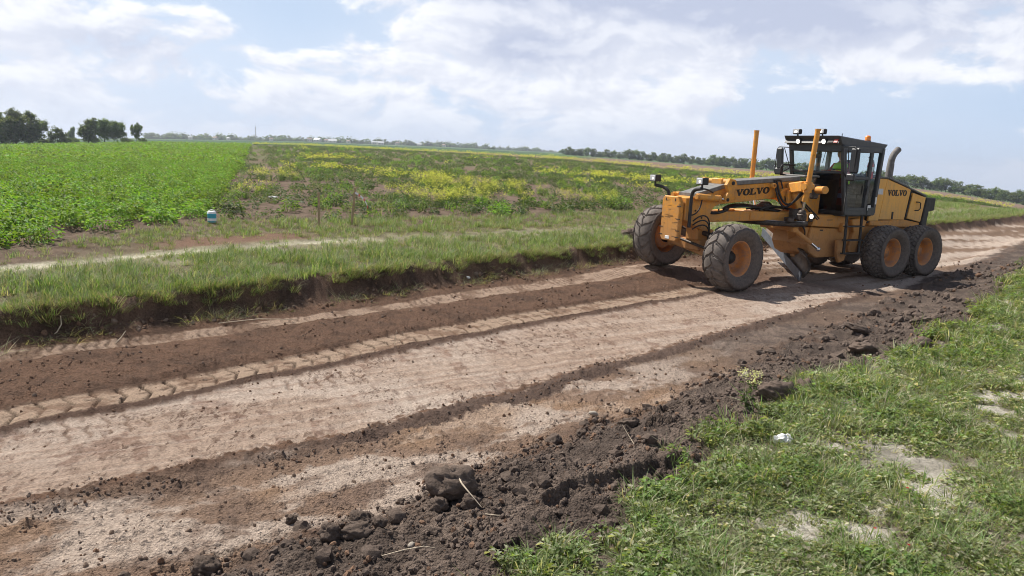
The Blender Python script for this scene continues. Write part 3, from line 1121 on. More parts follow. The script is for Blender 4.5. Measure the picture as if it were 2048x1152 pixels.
# ------------------------------------------------------------------ wheels
def tyre_mesh(name, R, W, r_in, kind):
    """tread surface with raised lugs, sidewalls, bead; axis along y, outer side +y"""
    nu = 288 if kind == 'lug' else 320
    half = W / 2
    prof = []                                                  # (radius, y, tread weight, lateral -1..1)
    prof.append((r_in, -half * .62, 0, -1))
    prof.append((r_in + (R - r_in) * .22, -half * .90, 0, -1))
    prof.append((r_in + (R - r_in) * .55, -half * 1.0, 0, -1))
    prof.append((r_in + (R - r_in) * .80, -half * .97, .12, -1))
    nt = 27
    for k in range(nt):
        l = -1 + 2 * k / (nt - 1)
        prof.append((R - .030 - .085 * abs(l) ** 2.6, l * half * .93, 1, l))
    prof += [(p[0], -p[1], p[2], 1) for p in prof[3::-1]]
    m = len(prof)
    u = np.arange(nu) / nu * 2 * np.pi
    pr = np.array(prof)
    l = pr[:, 3][None, :]
    uu = u[:, None]
    if kind == 'lug':
        N = 17
        ph = uu / (2 * np.pi) * N
        a = np.abs(l)
        sh = np.where(a < .22, a * 0.9, np.where(a < .62, .2 + (a - .22) * .45, .38 + (a - .62) * 1.1))
        sgn = np.where(l > 0, .5, .0) * 0
        fr = (ph + sh + sgn) % 1.0
        lug = ((fr > .17) & (fr < .97)).astype(float)
        lug *= 1 - ((np.abs(l - .06 * np.sin(ph * 2 * np.pi)) < .04)).astype(float) * .8
    else:
        N = 34
        ph = uu / (2 * np.pi) * N
        row = np.floor((l + 1) * 2.5)
        fr = (ph + (row % 2) * .5 + .22 * np.sin(l * 7)) % 1.0
        lug = ((fr > .24)).astype(float)
        lc = ((l + 1) * 2.5) % 1
        lug *= 1 - ((lc < .13) & (np.abs(l) < .99)).astype(float)
    rad = pr[:, 0][None, :] + .030 * lug * (pr[:, 2][None, :] > .5)
    rad = rad + np.where((pr[:, 2][None, :] > .05) & (pr[:, 2][None, :] < .5), .014 * (lug), 0)
    X = rad * np.cos(uu); Z = rad * np.sin(uu); Y = np.broadcast_to(pr[:, 1][None, :], X.shape)
    V = np.stack([X, Y, Z], -1).reshape(-1, 3)
    i = np.arange(nu)[:, None]; j = np.arange(m - 1)[None, :]
    i2 = (i + 1) % nu
    F = np.stack([i * m + j, i2 * m + j, i2 * m + j + 1, i * m + j + 1], -1).reshape(-1, 4)
    me = np_mesh(name, V, F, 4, False)
    # sidewalls smooth, tread flat
    sm = np.zeros(nu * (m - 1), bool).reshape(nu, m - 1)
    sm[:, :4] = True; sm[:, -4:] = True
    me.polygons.foreach_set('use_smooth', sm.ravel())
    me.materials.append(MATS['tyre_rubber']); me.materials.append(MATS['dusty_tread'])
    me.polygons.foreach_set('material_index', np.where(sm.ravel(), 0, 1).astype(np.int32))
    bm = bmesh.new(); bm.from_mesh(me); bmesh.ops.recalc_face_normals(bm, faces=bm.faces); bm.to_mesh(me); bm.free()
    return me


def rim_mesh(name, r_in, W, depth):
    h = W / 2
    mb = MB()
    mb.lathe([(r_in + .012, -h * .60), (r_in + .035, h * .60), (r_in + .038, h * .66), (r_in + .005, h * .68), (r_in - .015, h * .62), (r_in - .03, h * .40),
              (r_in - .045, h * .36), (r_in - .055, h * .05), (r_in - .075, h * .60 - depth * .8), (r_in - .10, h * .60 - depth), (.14, h * .60 - depth - .01), (.13, h * .60 - depth - .01)], 48)
    for k in range(10):
        t = 2 * math.pi * k / 10
        mb.lathe([(.022, 0), (.022, .03), (1e-4, .03)], 6, 'y', (.215 * math.cos(t), h * .60 - depth - .01, .215 * math.sin(t)))
    return mb.mesh(name)


def hub_mesh(name, W, depth, r=.13):
    h = W / 2
    return MB().lathe([(r, h * .60 - depth - .06), (r, h * .60 - depth + .05), (r * .8, h * .60 - depth + .07), (r * .75, h * .60 - depth + .10), (1e-4, h * .60 - depth + .11)], 24).mesh(name)


GX, GY = 3.75, 15.13                                           # ground point under the middle of the front axle
GH = math.radians(180 + 31)


def gworld(x, y, z=0.0):
    return Vector((GX + x * math.cos(GH) - y * math.sin(GH), GY + x * math.sin(GH) + y * math.cos(GH), z))


def build_grader():
    G = empty('motor_grader', (GX, GY, 0), GH)
    tag(G, 'orange and yellow motor grader with black cab working on the dirt road', 'grader')
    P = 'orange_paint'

    # ---- wheels
    def wheel(name_mesh, loc, flip=False, lean=0.0, spin=0.0, steer=0.0):
        w = empty('wheel', loc, 0, G)
        w.rotation_euler = (lean, 0, (math.pi if flip else 0) + steer)
        for nm, me, mt in name_mesh:
            o = link(nm, me, MATS[mt], w)
            o.rotation_euler = (0, spin, 0)
        return w

    RF, RR = .660, .605
    front = [('tyre', tyre_mesh('front_tyre', RF, .50, .345, 'lug'), 'tyre_rubber'), ('rim', rim_mesh('front_rim', .335, .46, .25), 'rim_paint'), ('hub', hub_mesh('front_hub', .46, .25), 'black_iron')]
    rear = [('tyre', tyre_mesh('rear_tyre', RR, .50, .325, 'block'), 'tyre_rubber'), ('rim', rim_mesh('rear_rim', .315, .46, .22), 'rim_paint'), ('hub', hub_mesh('rear_hub', .46, .22, .15), 'rim_paint')]
    wheel(front, (.03, .98, .655), False, .02, .2, .09)
    wheel(front, (.10, -1.02, .865), True, -.03, .5, .09)
    X1, X2 = -4.84, -6.10
    wheel(rear, (X1, .97, .64), False, 0, .1)
    wheel(rear, (X2, .97, .635), False, 0, .7)
    wheel(rear, (X1, -.98, .65), True, 0, .4)
    wheel(rear, (X2, -.98, .63), True, 0, .3)

    # ---- front axle and its links
    mb = MB()
    mb.bar((0, .70, .62), (.06, -.74, .86), .20, .20, bev=.02)
    mb.box((.02, 0, .80), (.34, .40, .24), bev=.03)
    mb.box((0.0, .68, .70), (.16, .12, .46), bev=.02)
    mb.box((.06, -.72, .92), (.16, .12, .46), bev=.02)
    ax = mb.build('front_axle', P, G)
    mb = MB()
    mb.tube([(.22, .62, .74), (.22, -.62, .94)], .028)
    mb.tube([(.05, .60, 1.0), (.05, .05, 1.06)], .05)
    mb.tube([(-.1, -.60, 1.1), (-.1, .30, .98)], .035)
    mb.ball((.22, .62, .74), .06, 8); mb.ball((.22, -.62, .94), .06, 8)
    mb.build('steering_link', 'greasy_steel', ax)
    mb = MB()
    mb.box((.05, 0, 1.06), (.36, .34, .34), bev=.03)
    mb.box((-.12, 0, 1.02), (.12, .46, .20), bev=.02)
    mb.build('axle_pivot', P, G)

    # ---- front frame: nose and goose-neck beam
    prof = [(.64, 1.74), (.64, 1.32), (.52, 1.27), (.13, 1.10), (.04, 1.12), (-.02, 1.30), (-.06, 1.48), (-.14, 1.585), (-.28, 1.63), (-1.0, 1.69), (-1.95, 1.78), (-2.3, 1.76), (-2.55, 1.64), (-2.75, 1.40), (-2.95, 1.05),
            (-3.35, .95), (-3.35, 1.9), (-2.9, 2.10), (-2.62, 2.15), (-.66, 2.015), (.25, 1.80)]
    fr = MB().prism(prof, -.22, .22, bev=.012).build('front_frame', P, G)
    mb = MB()
    mb.prism([(-.66, 2.02), (-2.60, 2.155), (-2.60, 2.24), (-.64, 2.105), (.42, 1.835), (.42, 1.765), (.25, 1.80)], -.238, .238, bev=.008)
    mb.build('frame_cover', 'cover_grey', G, 'dull grey metal cover along the top of the front beam')
    mb = MB()
    lettering(mb, 'VOLVO', (-.70, .2225, 1.795), (-1, 0, .075), (-.07, 0, 1), (0, 1, 0), .135, .98)
    mb.build('lettering', 'letter_black', fr, 'worn black VOLVO lettering')
    for x, z, r in ((-.25, 1.52, .02), (.38, 1.50, .018), (.2, 1.36, .018)):
        MB().lathe([(r, 0), (r, .016), (1e-4, .016)], 8, 'y', (x, .22, z)).build('bolt', 'black_iron', fr)

    # ---- counterweight plate on the nose
    prof = [(-.31, .96), (-.25, .885), (.13, .885), (.19, .95), (.20, 1.64), (.12, 1.765), (-.25, 1.765), (-.305, 1.70)]
    pl = MB().prism(prof, .665, .78, 'x', bev=.015).build('front_plate', P, G, 'scuffed orange steel plate at the nose')
    for y, z in ((.262, 1.58), (.262, 1.33), (.262, 1.10), (.262, .97), (-.262, 1.35), (-.262, 1.15), (-.262, 1.0), (-.15, 1.70), (.14, 1.70)):
        MB().box((.778, y * .9 - .055, z), (.014, .10 if abs(y) > .2 else .025, .016 if abs(y) > .2 else .05)).build('slot', 'black_iron', pl)
    MB().box((.781, -.09, .95), (.012, .12, .06), bev=.004).build('number_tag', 'label_white', pl)
    rg = random.Random(3)
    for k in range(11):
        mb = MB()
        y0, z0 = rg.uniform(-.27, .05), rg.uniform(.95, 1.7)
        a = rg.choice((0, .05, -.06, .12)); l = rg.uniform(.05, .20)
        mb.bar((.781, y0, z0), (.781, y0 + math.cos(a) * l * .8, z0 + math.sin(a) * l), .003, .0045, up=(1, 0, 0))
        mb.build('scratch', 'greasy_steel', pl)

    # ---- crank linkage straddling the beam, with its two cylinders
    for sy in (1, -1):
        y = .34 * sy
        mb = MB()
        prof = [(-.26, 1.68), (-.38, 1.70), (-.46, 1.86), (-.56, 2.02), (-.50, 2.13), (-.34, 2.15), (-.26, 2.02), (-.33, 1.88), (-.24, 1.76)]
        mb.prism(prof, y - .045, y + .045, bev=.01)
        ck = mb.build('crank_arm', P, G)
        for pr_, px_, pz_ in ((.035, -.31, 1.73), (.04, -.42, 2.06)):
            MB().lathe([(1e-4, -.06), (pr_, -.06), (pr_, .06), (1e-4, .06)], 12, 'y', (px_, y, pz_)).build('pin', 'black_iron', ck)
        cy = MB().tube([(.46, y, 1.78), (-.10, y, 1.75)], .062, 14).tube([(.50, y, 1.78), (.44, y, 1.78)], .05, 12).tube([(-.07, y, 1.751), (-.125, y, 1.749)], .072, 14).build('linkage_cylinder', P, G)
        MB().tube([(-.1, y, 1.75), (-.30, y, 1.735)], .026, 10).build('rod', 'chrome', cy)
        MB().ball((-.31, y, 1.732), .05, 8).build('rod_end', P, cy)
        MB().box((.36, y * .86, 1.78), (.14, .12, .12), bev=.02).build('cylinder_bracket', P, cy)
    MB().tube([(-.42, -.36, 2.08), (-.42, .36, 2.08)], .055, 12).box((-.42, 0, 2.08), (.14, .30, .13), bev=.02).build('cross_shaft', P, G)

    # ---- work lights on bent posts at the nose
    for sy in (1, -1):
        y = .66 * sy
        yb = .31 * sy
        post = MB().tube([(.60, yb, 1.18), (.60, yb, 1.62)] + bez((.60, yb, 1.66), (.60, yb, 1.85), (.62, yb + .04 * sy, 1.90), (.66, y - .16 * sy, 1.93), 8) + [(.68, y, 1.95)], .034, 10).build('lamp_post', 'black_iron', G)
        MB().tube([(.68, y, 1.95), (.69, y, 2.02)], .02, 8).box((.69, y, 2.09), (.15, .19, .135), bev=.012).build('headlight', 'black_iron', post)
        MB().box((.768, y, 2.09), (.008, .155, .105), bev=.003).build('lens', 'reflector_silver', post)
        MB().ball((.772, y + .01, 2.085), .026, 6, (.25, 1, 1)).build('bulb', 'lamp_warm', post)

    # ---- drawbar, circle, its saddle and the mouldboard
    cx, cz = -2.15, 1.26
    mb = MB()
    mb.bar((.02, .05, 1.36), (-1.35, .22, 1.40), .16, .20, bev=.015)
    mb.bar((.02, -.05, 1.36), (-1.35, -.42, 1.40), .16, .20, bev=.015)
    mb.bar((-1.2, .20, 1.40), (-2.6, .48, 1.38), .16, .19, bev=.015)
    mb.bar((-1.2, -.38, 1.40), (-2.6, -.58, 1.38), .16, .19, bev=.015)
    mb.box((-1.38, -.08, 1.40), (.20, .74, .18), bev=.015)
    mb.box((-2.55, -.05, 1.40), (.22, 1.30, .20), bev=.015)
    mb.box((-1.95, -.05, 1.45), (.9, .60, .10), bev=.015)
    db = mb.build('drawbar', P, G)
    mb = MB()
    mb.ball((.03, 0, 1.36), .12, 8)
    mb.box((-.08, .02, 1.36), (.10, .22, .26), bev=.03)
    mb.build('ball_joint', 'black_iron', db)
    for y in (.27, .12):
        MB().box((-1.18, y, 1.40), (.14, .05, .15), bev=.01).build('guide_block', P, db)
    # circle
    mb = MB()
    mb.lathe([(.55, -.05), (.76, -.05), (.76, .05), (.55, .05), (.55, -.05)], 64, 'z', (cx, -.05, cz))
    for k in range(64):
        t = 2 * math.pi * k / 64
        mb.box((cx + .545 * math.cos(t), -.05 + .545 * math.sin(t), cz), (.03, .024, .07), Matrix.Rotation(t, 3, 'Z'))
    cir = mb.build('turning_circle', 'greasy_steel', G, 'worn greasy steel circle under the beam')
    MB().lathe([(.70, .051), (.745, .056), (.745, .06), (.70, .06)], 64, 'z', (cx, -.05, cz)).build('wear_strip', 'chrome', cir)
    for t in (.3, 1.2, 2.2, 3.6, 5.2):
        MB().box((cx + .74 * math.cos(t), -.05 + .74 * math.sin(t), cz + .09), (.20, .14, .10), Matrix.Rotation(t, 3, 'Z'), bev=.015).build('circle_shoe', 'greasy_steel', cir)
    mb = MB()
    mb.lathe([(.14, 0), (.14, .22), (.08, .26), (1e-4, .26)], 18, 'z', (cx + .35, .05, cz + .16))
    mb.box((cx + .35, .05, cz + .26), (.34, .26, .20), bev=.03)
    mb.build('circle_motor', 'greasy_steel', cir)
    # mouldboard: concave, near end at the road, far end raised
    A = Vector((-2.56, .56, .04)); B = Vector((-4.02, -1.85, .74))
    dirv = (B - A).normalized()
    fwd_ = Vector((0, 0, 1)).cross(dirv).normalized() * -1
    if fwd_.x < 0:
        fwd_ = -fwd_
    upb = dirv.cross(fwd_).normalized()
    if upb.z < 0:
        upb = -upb
    nseg = 10
    rows = []
    for i in range(nseg + 1):
        t = i / nseg
        h = .47 * t
        dep = .11 * math.sin(math.pi * t) ** 1.0 - .02 * t
        rows.append((h, -dep))
    nl = 12
    Lb = (B - A).length
    V = []; F = []
    for off in (0.0, -.022):
        for h, d in rows:
            for k in range(nl + 1):
                V.append(A + dirv * (Lb * k / nl) + upb * (h + .06) + fwd_ * (d + off - .02))
    w = nl + 1
    nb_ = w * (nseg + 1)
    for i in range(nseg):
        for k in range(nl):
            a = i * w + k
            F.append((a, a + 1, a + w + 1, a + w)); F.append((nb_ + a, nb_ + a + w, nb_ + a + w + 1, nb_ + a + 1))
    for k in range(nl):
        F.append((k, nb_ + k, nb_ + k + 1, k + 1)); a = nseg * w + k; F.append((a, a + 1, nb_ + a + 1, nb_ + a))
    for i in range(nseg):
        a = i * w; F.append((a, a + w, nb_ + a + w, nb_ + a)); a = i * w + nl; F.append((a, nb_ + a, nb_ + a + w, a + w))
    bl = MB().add(V, F, True).build('mouldboard', 'blade_back', G, 'curved steel blade with its near end down on the road')
    mb = MB()
    mb.bar(A + upb * .065 + fwd_ * .008, B + upb * .065 + fwd_ * .008, .022, .20, up=upb)
    mb.build('cutting_edge', 'blade_steel', bl, 'bright worn steel cutting edge')
    mb = MB()
    V = []
    for h, d in rows:
        V.append(A - dirv * .012 + upb * (h + .06) + fwd_ * (d + .012 - .02))
    V2 = [A - dirv * .012 + upb * (h + .06) + fwd_ * (d - .035 - .02) for h, d in rows]
    n = len(rows)
    allv = V + V2
    allv2 = [p - dirv * .02 for p in allv]
    F = []
    for i in range(n - 1):
        F += [(i, i + 1, n + i + 1, n + i), (2 * n + i, 3 * n + i, 3 * n + i + 1, 2 * n + i + 1), (i, 2 * n + i, 2 * n + i + 1, i + 1), (n + i, n + i + 1, 3 * n + i + 1, 3 * n + i)]
    F += [(0, n, 3 * n, 2 * n), (n - 1, 3 * n - 1, 4 * n - 1, 2 * n - 1)]
    mb.add(allv + allv2, F)
    mb.build('end_bit', 'greasy_steel', bl)
    mb = MB()
    mb.bar(A + dirv * .1 + upb * .525 - fwd_ * .05, B - dirv * .05 + upb * .525 - fwd_ * .05, .07, .05, up=upb)
    mb.build('top_rail', 'greasy_steel', bl)
    # arms holding the blade
    mb = MB()
    for k, (t, y) in enumerate(((.34, .25), (.62, -.45))):
        p = A + dirv * (Lb * t) + upb * .36 - fwd_ * .16
        mb.bar((cx - .30, y, cz - .02), p, .12, .26, up=fwd_, bev=.02)
        mb.box(p, (.22, .16, .40), bev=.03)
    mb.bar((cx - .25, .42, cz - .08), (cx - .35, -.55, cz - .08), .22, .20, bev=.02)
    mb.prism([(-2.92, 1.18), (-2.62, 1.16), (-2.72, .95), (-2.98, .74), (-3.14, .72), (-3.10, 1.0)], .30, .46, bev=.015)
    mb.build('blade_arm', P, G)
    c2 = MB().tube([(-2.14, .60, 1.13), (-2.55, .72, .86)], .05, 12).box((-2.12, .59, 1.14), (.14, .12, .12), bev=.02).build('tip_cylinder', P, G)
    MB().tube([(-2.55, .72, .86), (-2.72, .77, .74)], .028, 10).ball((-2.74, .775, .73), .05, 8).build('rod', 'chrome', c2)

    # ---- blade lift cylinders on their yokes
    for sy, top, mid, bot in ((1, (-2.10, .93, 3.20), (-2.02, .90, 2.05), (-2.06, .80, 1.50)), (-1, (-2.42, -.93, 3.20), (-2.38, -.90, 2.05), (-2.36, -.70, 1.48))):
        cy = MB().tube([top, Vector(top).lerp(Vector(mid), .5), mid], .052, 16).tube([Vector(top) + Vector((0, 0, .012)), Vector(top) - Vector((0, 0, .03))], .057, 16).tube([Vector(mid) + Vector((0, 0, .10)), Vector(mid) - Vector((0, 0, .12))], .085, 16).tube([Vector(mid) - Vector((0, 0, .10)), Vector(mid).lerp(Vector(bot), .55)], .058, 14).build('lift_cylinder', P, G)
        MB().tube([Vector(mid).lerp(Vector(bot), .5), Vector(bot)], .033, 12).build('rod', 'chrome', cy)
        MB().ball(Vector(bot), .085, 8).box(Vector(bot) - Vector((0, .0, .08)), (.18, .16, .16), bev=.03).build('rod_end', 'greasy_steel', cy)
        y1 = .22 * sy
        mb = MB()
        mb.prism([(-2.62, 2.02), (-2.0, 1.98), (-1.86, 1.86), (-1.95, 1.74), (-2.6, 1.70)], y1, y1 + .12 * sy, bev=.01)
        m2 = Vector(mid)
        mb.bar((-2.25, y1 + .05 * sy, 1.98), m2 - Vector((0, .06 * sy, 0)), .16, .22, bev=.02)
        mb.tube([m2 - Vector((.13, 0, 0)), m2 + Vector((.13, 0, 0))], .07, 12)
        if sy > 0:
            mb.bar((-2.18, y1 + .22, 1.90), (-2.35, y1 + .34, 1.42), .12, .10, bev=.02)
            mb.prism([(-2.05, 1.95), (-2.62, 1.95), (-2.95, 1.30), (-2.70, 1.30), (-2.40, 1.62), (-2.05, 1.66)], .36, .42, bev=.01)
            mb.lathe([(.055, 0), (.055, .10), (.03, .10), (.03, .02)], 14, 'y', (-1.72, .22, 2.03))
        mb.build('lift_yoke', P, G)
    sc = MB().tube([(-2.52, .70, 1.98), (-2.41, 1.02, 1.995)], .074, 16).tube([(-2.43, .96, 1.992), (-2.405, 1.035, 1.996)], .080, 16).build('side_shift_cylinder', P, G)
    MB().tube([(-2.56, .60, 1.975), (-2.50, .76, 1.985)], .125, 14).box((-2.50, .70, 1.90), (.18, .12, .22), bev=.03).build('mount', 'greasy_steel', sc)

    # ---- hydraulic hoses
    def hose(pts, r=.016):
        o = MB().tube(pts, r, 8).build('hose', 'rubber_hose', G)
        return o
    hose(bez((-1.78, .25, 2.14), (-1.86, .42, 1.35), (-1.95, .55, 1.55), (-2.05, .80, 2.02)), .022)
    hose(bez((-1.84, .25, 2.14), (-1.90, .45, 1.42), (-2.0, .56, 1.62), (-2.12, .82, 2.02)), .022)
    hose(bez((-1.98, .25, 2.13), (-2.02, .32, 1.9), (-2.02, .33, 1.8), (-2.10, .35, 1.68)), .016)
    hose(bez((-1.98, .25, 2.145), (-1.9, .262, 2.16), (-1.8, .262, 2.15), (-1.76, .25, 2.14)), .018)
    for k in range(5):
        dy = .05 * k
        hose(bez((-.55 - .05 * k, .05 - dy, 1.52), (-1.0, .16 - dy, 1.62 + .02 * k), (-1.3, .28 - dy, 1.60), (-1.85 - .08 * k, .36 - dy, 1.50)), .018)
    for k in range(4):
        hose(bez((-1.35, .30 - .12 * k, 1.52), (-1.6, .34, 1.66 - .03 * k), (-2.0, .36, 1.60), (-2.45, .30 - .1 * k, 1.52)), .02)
    hose(bez((-.06, .10, 1.46), (-.25, .22, 1.42), (-.40, .24, 1.50), (-.62, .12, 1.52)), .03)
    for k in range(3):
        hose(bez((.50, .30, 1.30 - .08 * k), (.35, .44, 1.52 - .10 * k), (.10, .44, 1.44 - .10 * k), (.08, .32, .98 - .04 * k)), .014)
    hose(bez((.62, .30, 1.42), (.50, .40, 1.40), (.40, .40, 1.58), (.36, .36, 1.76)), .014)
    hose(bez((.56, .33, 1.88), (.35, .36, 1.98), (.2, .34, 1.92), (.02, .30, 1.86)), .016)
    hose(bez((-2.45, .44, 1.72), (-2.6, .50, 1.55), (-2.75, .54, 1.45), (-2.9, .55, 1.34)), .018)
    hose(bez((-2.52, .44, 1.72), (-2.66, .50, 1.57), (-2.81, .54, 1.47), (-2.95, .55, 1.36)), .018)
    for k in range(3):
        hose(bez((-2.2, .42 + .05 * k, 1.44), (-2.3, .60, 1.34 - .05 * k), (-2.45, .66, 1.16), (-2.5, .58, 1.0)), .014)
    valve = MB().box((-2.10, .56, 1.47), (.16, .14, .20), bev=.02).box((-2.28, .58, 1.46), (.10, .12, .26), bev=.02).build('valve_block', 'greasy_steel', G)

    # ---- main frame under the cab, belly, tandem cases
    mb = MB()
    mb.prism([(-2.86, 1.44), (-2.74, 1.20), (-3.95, 1.14), (-3.95, 1.44)], -.50, .55, bev=.015)
    mb.build('main_frame', P, G)
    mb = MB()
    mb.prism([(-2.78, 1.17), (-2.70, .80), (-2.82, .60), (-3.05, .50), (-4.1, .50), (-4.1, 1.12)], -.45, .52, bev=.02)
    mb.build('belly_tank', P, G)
    MB().box((-3.12, .5225, 1.105), (.10, .008, .03)).build('slot', 'black_iron', G)
    MB().box((-3.32, .556, 1.33), (.18, .006, .014)).build('slot', 'black_iron', G)
    mb = MB()
    mb.prism([(-3.95, 1.42), (-3.95, .95), (-4.4, .62), (-6.75, .62), (-6.95, .85), (-6.95, 1.36)], -.48, .48, bev=.02)
    mb.build('rear_frame', P, G)
    for sy in (1, -1):
        y = .62 * sy
        mb = MB()
        mb.prism([(-4.72, .50), (-4.62, .70), (-4.75, .88), (-5.3, .97), (-6.05, .97), (-6.58, .86), (-6.68, .66), (-6.58, .48), (-6.0, .42), (-5.3, .42)], y - .10, y + .10, bev=.02)
        mb.build('tandem_case', P, G)
    # bracket plates beside the steps and the articulation link
    mb = MB()
    MB().box((-3.78, .58, 1.16), (.20, .12, .20), bev=.02).build('side_bracket', P, G)
    MB().prism([(-3.64, .92), (-3.46, .90), (-3.50, .55), (-3.60, .40), (-3.76, .44), (-3.80, .62)], .62, .72, bev=.02).build('side_bracket', P, G)
    mb.prism([(-4.32, 1.38), (-4.02, 1.34), (-4.16, 1.05), (-4.02, .72), (-4.08, .56), (-4.26, .58), (-4.42, .98), (-4.58, 1.30)], .48, .60, bev=.015)
    mb.build('side_bracket', P, G)
    # ladder to the cab
    mb = MB()
    for xa in (-3.46, -3.98):
        mb.bar((xa, .86, 1.46), (xa + .02, .90, .62), .05, .05, bev=.008)
    for z in (1.22, .92, .63):
        mb.bar((-3.44, .88, z), (-4.0, .88, z), .14, .028, bev=.006)
    mb.build('ladder', 'black_iron', G, 'black ladder below the cab door')
    mb = MB()
    mb.box((-4.3, 0, .92), (.8, .6, .5), bev=.04)
    mb.build('transmission', 'greasy_steel', G)

    # ---- cab
    zb, zt = 1.47, 2.93
    hy = .79
    CABP = 'cab_grey'
    xfb, xft, xrb, xrt = -3.45, -3.14, -4.42, -4.52             # front edge bottom/top, rear edge bottom/top (side view)

    def xf(z): return xfb + (xft - xfb) * (z - zb) / (zt - zb)
    def xr(z): return xrb + (xrt - xrb) * (z - zb) / (zt - zb)
    hn = -.54                                                   # far wall

    def ys(sy): return hy if sy > 0 else hn
    cab = empty('cab', (0, 0, 0), 0, G)
    # floor and lower shell
    mb = MB()
    mb.box((-3.93, .125, 1.46), (1.0, 1.30, .07), bev=.01)
    mb.build('cab_floor', 'cab_black', cab)

    def post(a, b, w=.07, d=.07, mt=CABP, nm='pillar', up=(1, 0, 0)):
        return MB().bar(a, b, w, d, up=up, bev=.01).build(nm, mt, cab)
    for sy in (1, -1):
        post((xfb, ys(sy), zb), (xft, ys(sy), zt), .075, .07)
        post((xrb, ys(sy), zb), (xrt, ys(sy), zt), .10, .08)
        post((-4.12, ys(sy), zb), (-4.17, ys(sy), zt), .065, .075)
        post((xfb + .03, ys(sy), zb + .05), (xrb, ys(sy), zb + .05), .07, .12, up=(0, 0, 1), nm='side_sill')
        post((xft, ys(sy), zt - .05), (xrt, ys(sy), zt - .05), .07, .12, up=(0, 0, 1), nm='side_header')
    post((xft, hn, zt - .06), (xft, hy, zt - .06), .07, .14, up=(0, 0, 1), nm='front_header', mt='cab_black')
    post((xf(2.36), hn, 2.36), (xf(2.36), hy, 2.36), .06, .05, up=(0, 0, 1), nm='window_bar', mt='cab_black')
    post((xfb, hn, zb + .03), (xfb, hy, zb + .03), .06, .08, up=(0, 0, 1), nm='front_sill', mt='cab_black')
    post((xrt, hn, zt - .05), (xrt, hy, zt - .05), .07, .12, up=(0, 0, 1), nm='rear_header')
    # rear wall: solid lower part, upper with window
    def quad(nm, pts, mt, th=.02, n=(0, 1, 0)):
        n = Vector(n)
        P4 = [Vector(p) for p in pts]
        V = [p + n * th / 2 for p in P4] + [p - n * th / 2 for p in P4]
        k = len(P4)
        F = [tuple(range(k)), tuple(range(k, 2 * k))[::-1]] + [(a, (a + 1) % k, (a + 1) % k + k, a + k) for a in range(k)]
        return MB().add(V, F).build(nm, mt, cab)
    quad('rear_panel', [(xr(1.5), hn, 1.5), (xr(1.5), hy, 1.5), (xr(2.25), hy, 2.25), (xr(2.25), hn, 2.25)], 'cab_black', .03, (1, 0, 0))
    quad('rear_window', [(xr(2.25), hn, 2.25), (xr(2.25), hy, 2.25), (xr(2.85), hy, 2.85), (xr(2.85), hn, 2.85)], 'cab_glass', .006, (1, 0, 0))
    # windscreen and lower front glass
    quad('windscreen', [(xf(2.39), hn + .04, 2.39), (xf(2.39), hy - .04, 2.39), (xf(2.86), hy - .04, 2.86), (xf(2.86), hn + .04, 2.86)], 'cab_glass', .006, (1, 0, 0))
    quad('front_lower_window', [(xf(1.53), hn + .04, 1.53), (xf(1.53), hy - .04, 1.53), (xf(2.33), hy - .04, 2.33), (xf(2.33), hn + .04, 2.33)], 'dark_glass', .006, (1, 0, 0))
    # dark console and instrument mass behind the lower glass
    mb = MB()
    mb.box((-3.62, .12, 1.86), (.18, .60, .70), bev=.04)
    mb.box((-3.66, .12, 2.26), (.30, .46, .16), bev=.04)
    mb.tube([(-3.70, .12, 2.3), (-3.85, .12, 2.42)], .03)
    mb.lathe([(.17, 0), (.19, .012), (.17, .024), (.165, .012), (.17, 0)], 24, 'z', (-3.86, .12, 2.42))
    mb.build('console', 'cab_black', cab)
    mb = MB()
    mb.box((-4.18, .12, 1.72), (.5, .52, .42), bev=.05)
    mb.box((-4.08, .12, 1.98), (.52, .52, .14), bev=.05)
    mb.box((-4.32, .12, 2.32), (.14, .50, .66), bev=.05)
    mb.build('seat', 'seat_fabric', cab)
    # side glazing: door on the near side, the same on the far side
    for sy in (1, -1):
        y = ys(sy)
        quad('door_window', [(xf(2.30) - .05, y, 2.30), (-4.10, y, 2.30), (-4.13, y, 2.80), (xf(2.80) - .05, y, 2.80)], 'cab_glass', .006)
        quad('door_lower_window', [(xf(1.62) - .05, y, 1.62), (-4.07, y, 1.62), (-4.10, y, 2.22), (xf(2.22) - .05, y, 2.22)], 'cab_glass', .006)
        quad('quarter_window', [(-4.18, y, 1.70), (xr(1.7) + .04, y, 1.70), (xr(2.8) + .04, y, 2.80), (-4.21, y, 2.80)], 'cab_glass', .006)
        mb = MB()
        yo = y + .012 * sy
        mb.bar((xf(2.26) - .02, yo, 2.26), (-4.14, yo, 2.26), .06, .07, bev=.01)
        mb.bar((xf(1.58) - .02, yo, 1.585), (-4.10, yo, 1.585), .06, .07, bev=.01)
        mb.bar((xf(2.82) - .02, yo, 2.83), (-4.16, yo, 2.83), .06, .05, bev=.01)
        mb.bar((xf(1.56) - .045, yo, 1.56), (xf(2.84) - .045, yo, 2.84), .06, .055, up=(1, 0, 0), bev=.01)
        mb.bar((-4.085, yo, 1.56), (-4.13, yo, 2.84), .06, .05, up=(1, 0, 0), bev=.01)
        mb.build('door', CABP, cab)
        if sy > 0:
            MB().bar((-4.04, y + .06, 1.90), (-4.06, y + .06, 2.10), .025, .025, bev=.006).build('door_handle', 'black_iron', cab)
            MB().box((-4.23, y + .045, 1.62), (.11, .012, .12), bev=.004).build('warning_label', 'label_white', cab)
            MB().box((-4.43, y + .055, 1.78), (.05, .01, .16), bev=.003).build('warning_label', 'label_white', cab)
            MB().box((-4.30, y + .03, 1.54), (.26, .05, .18), bev=.015).build('step_box', CABP, cab)
    # roof with sloped fascia
    mb = MB()
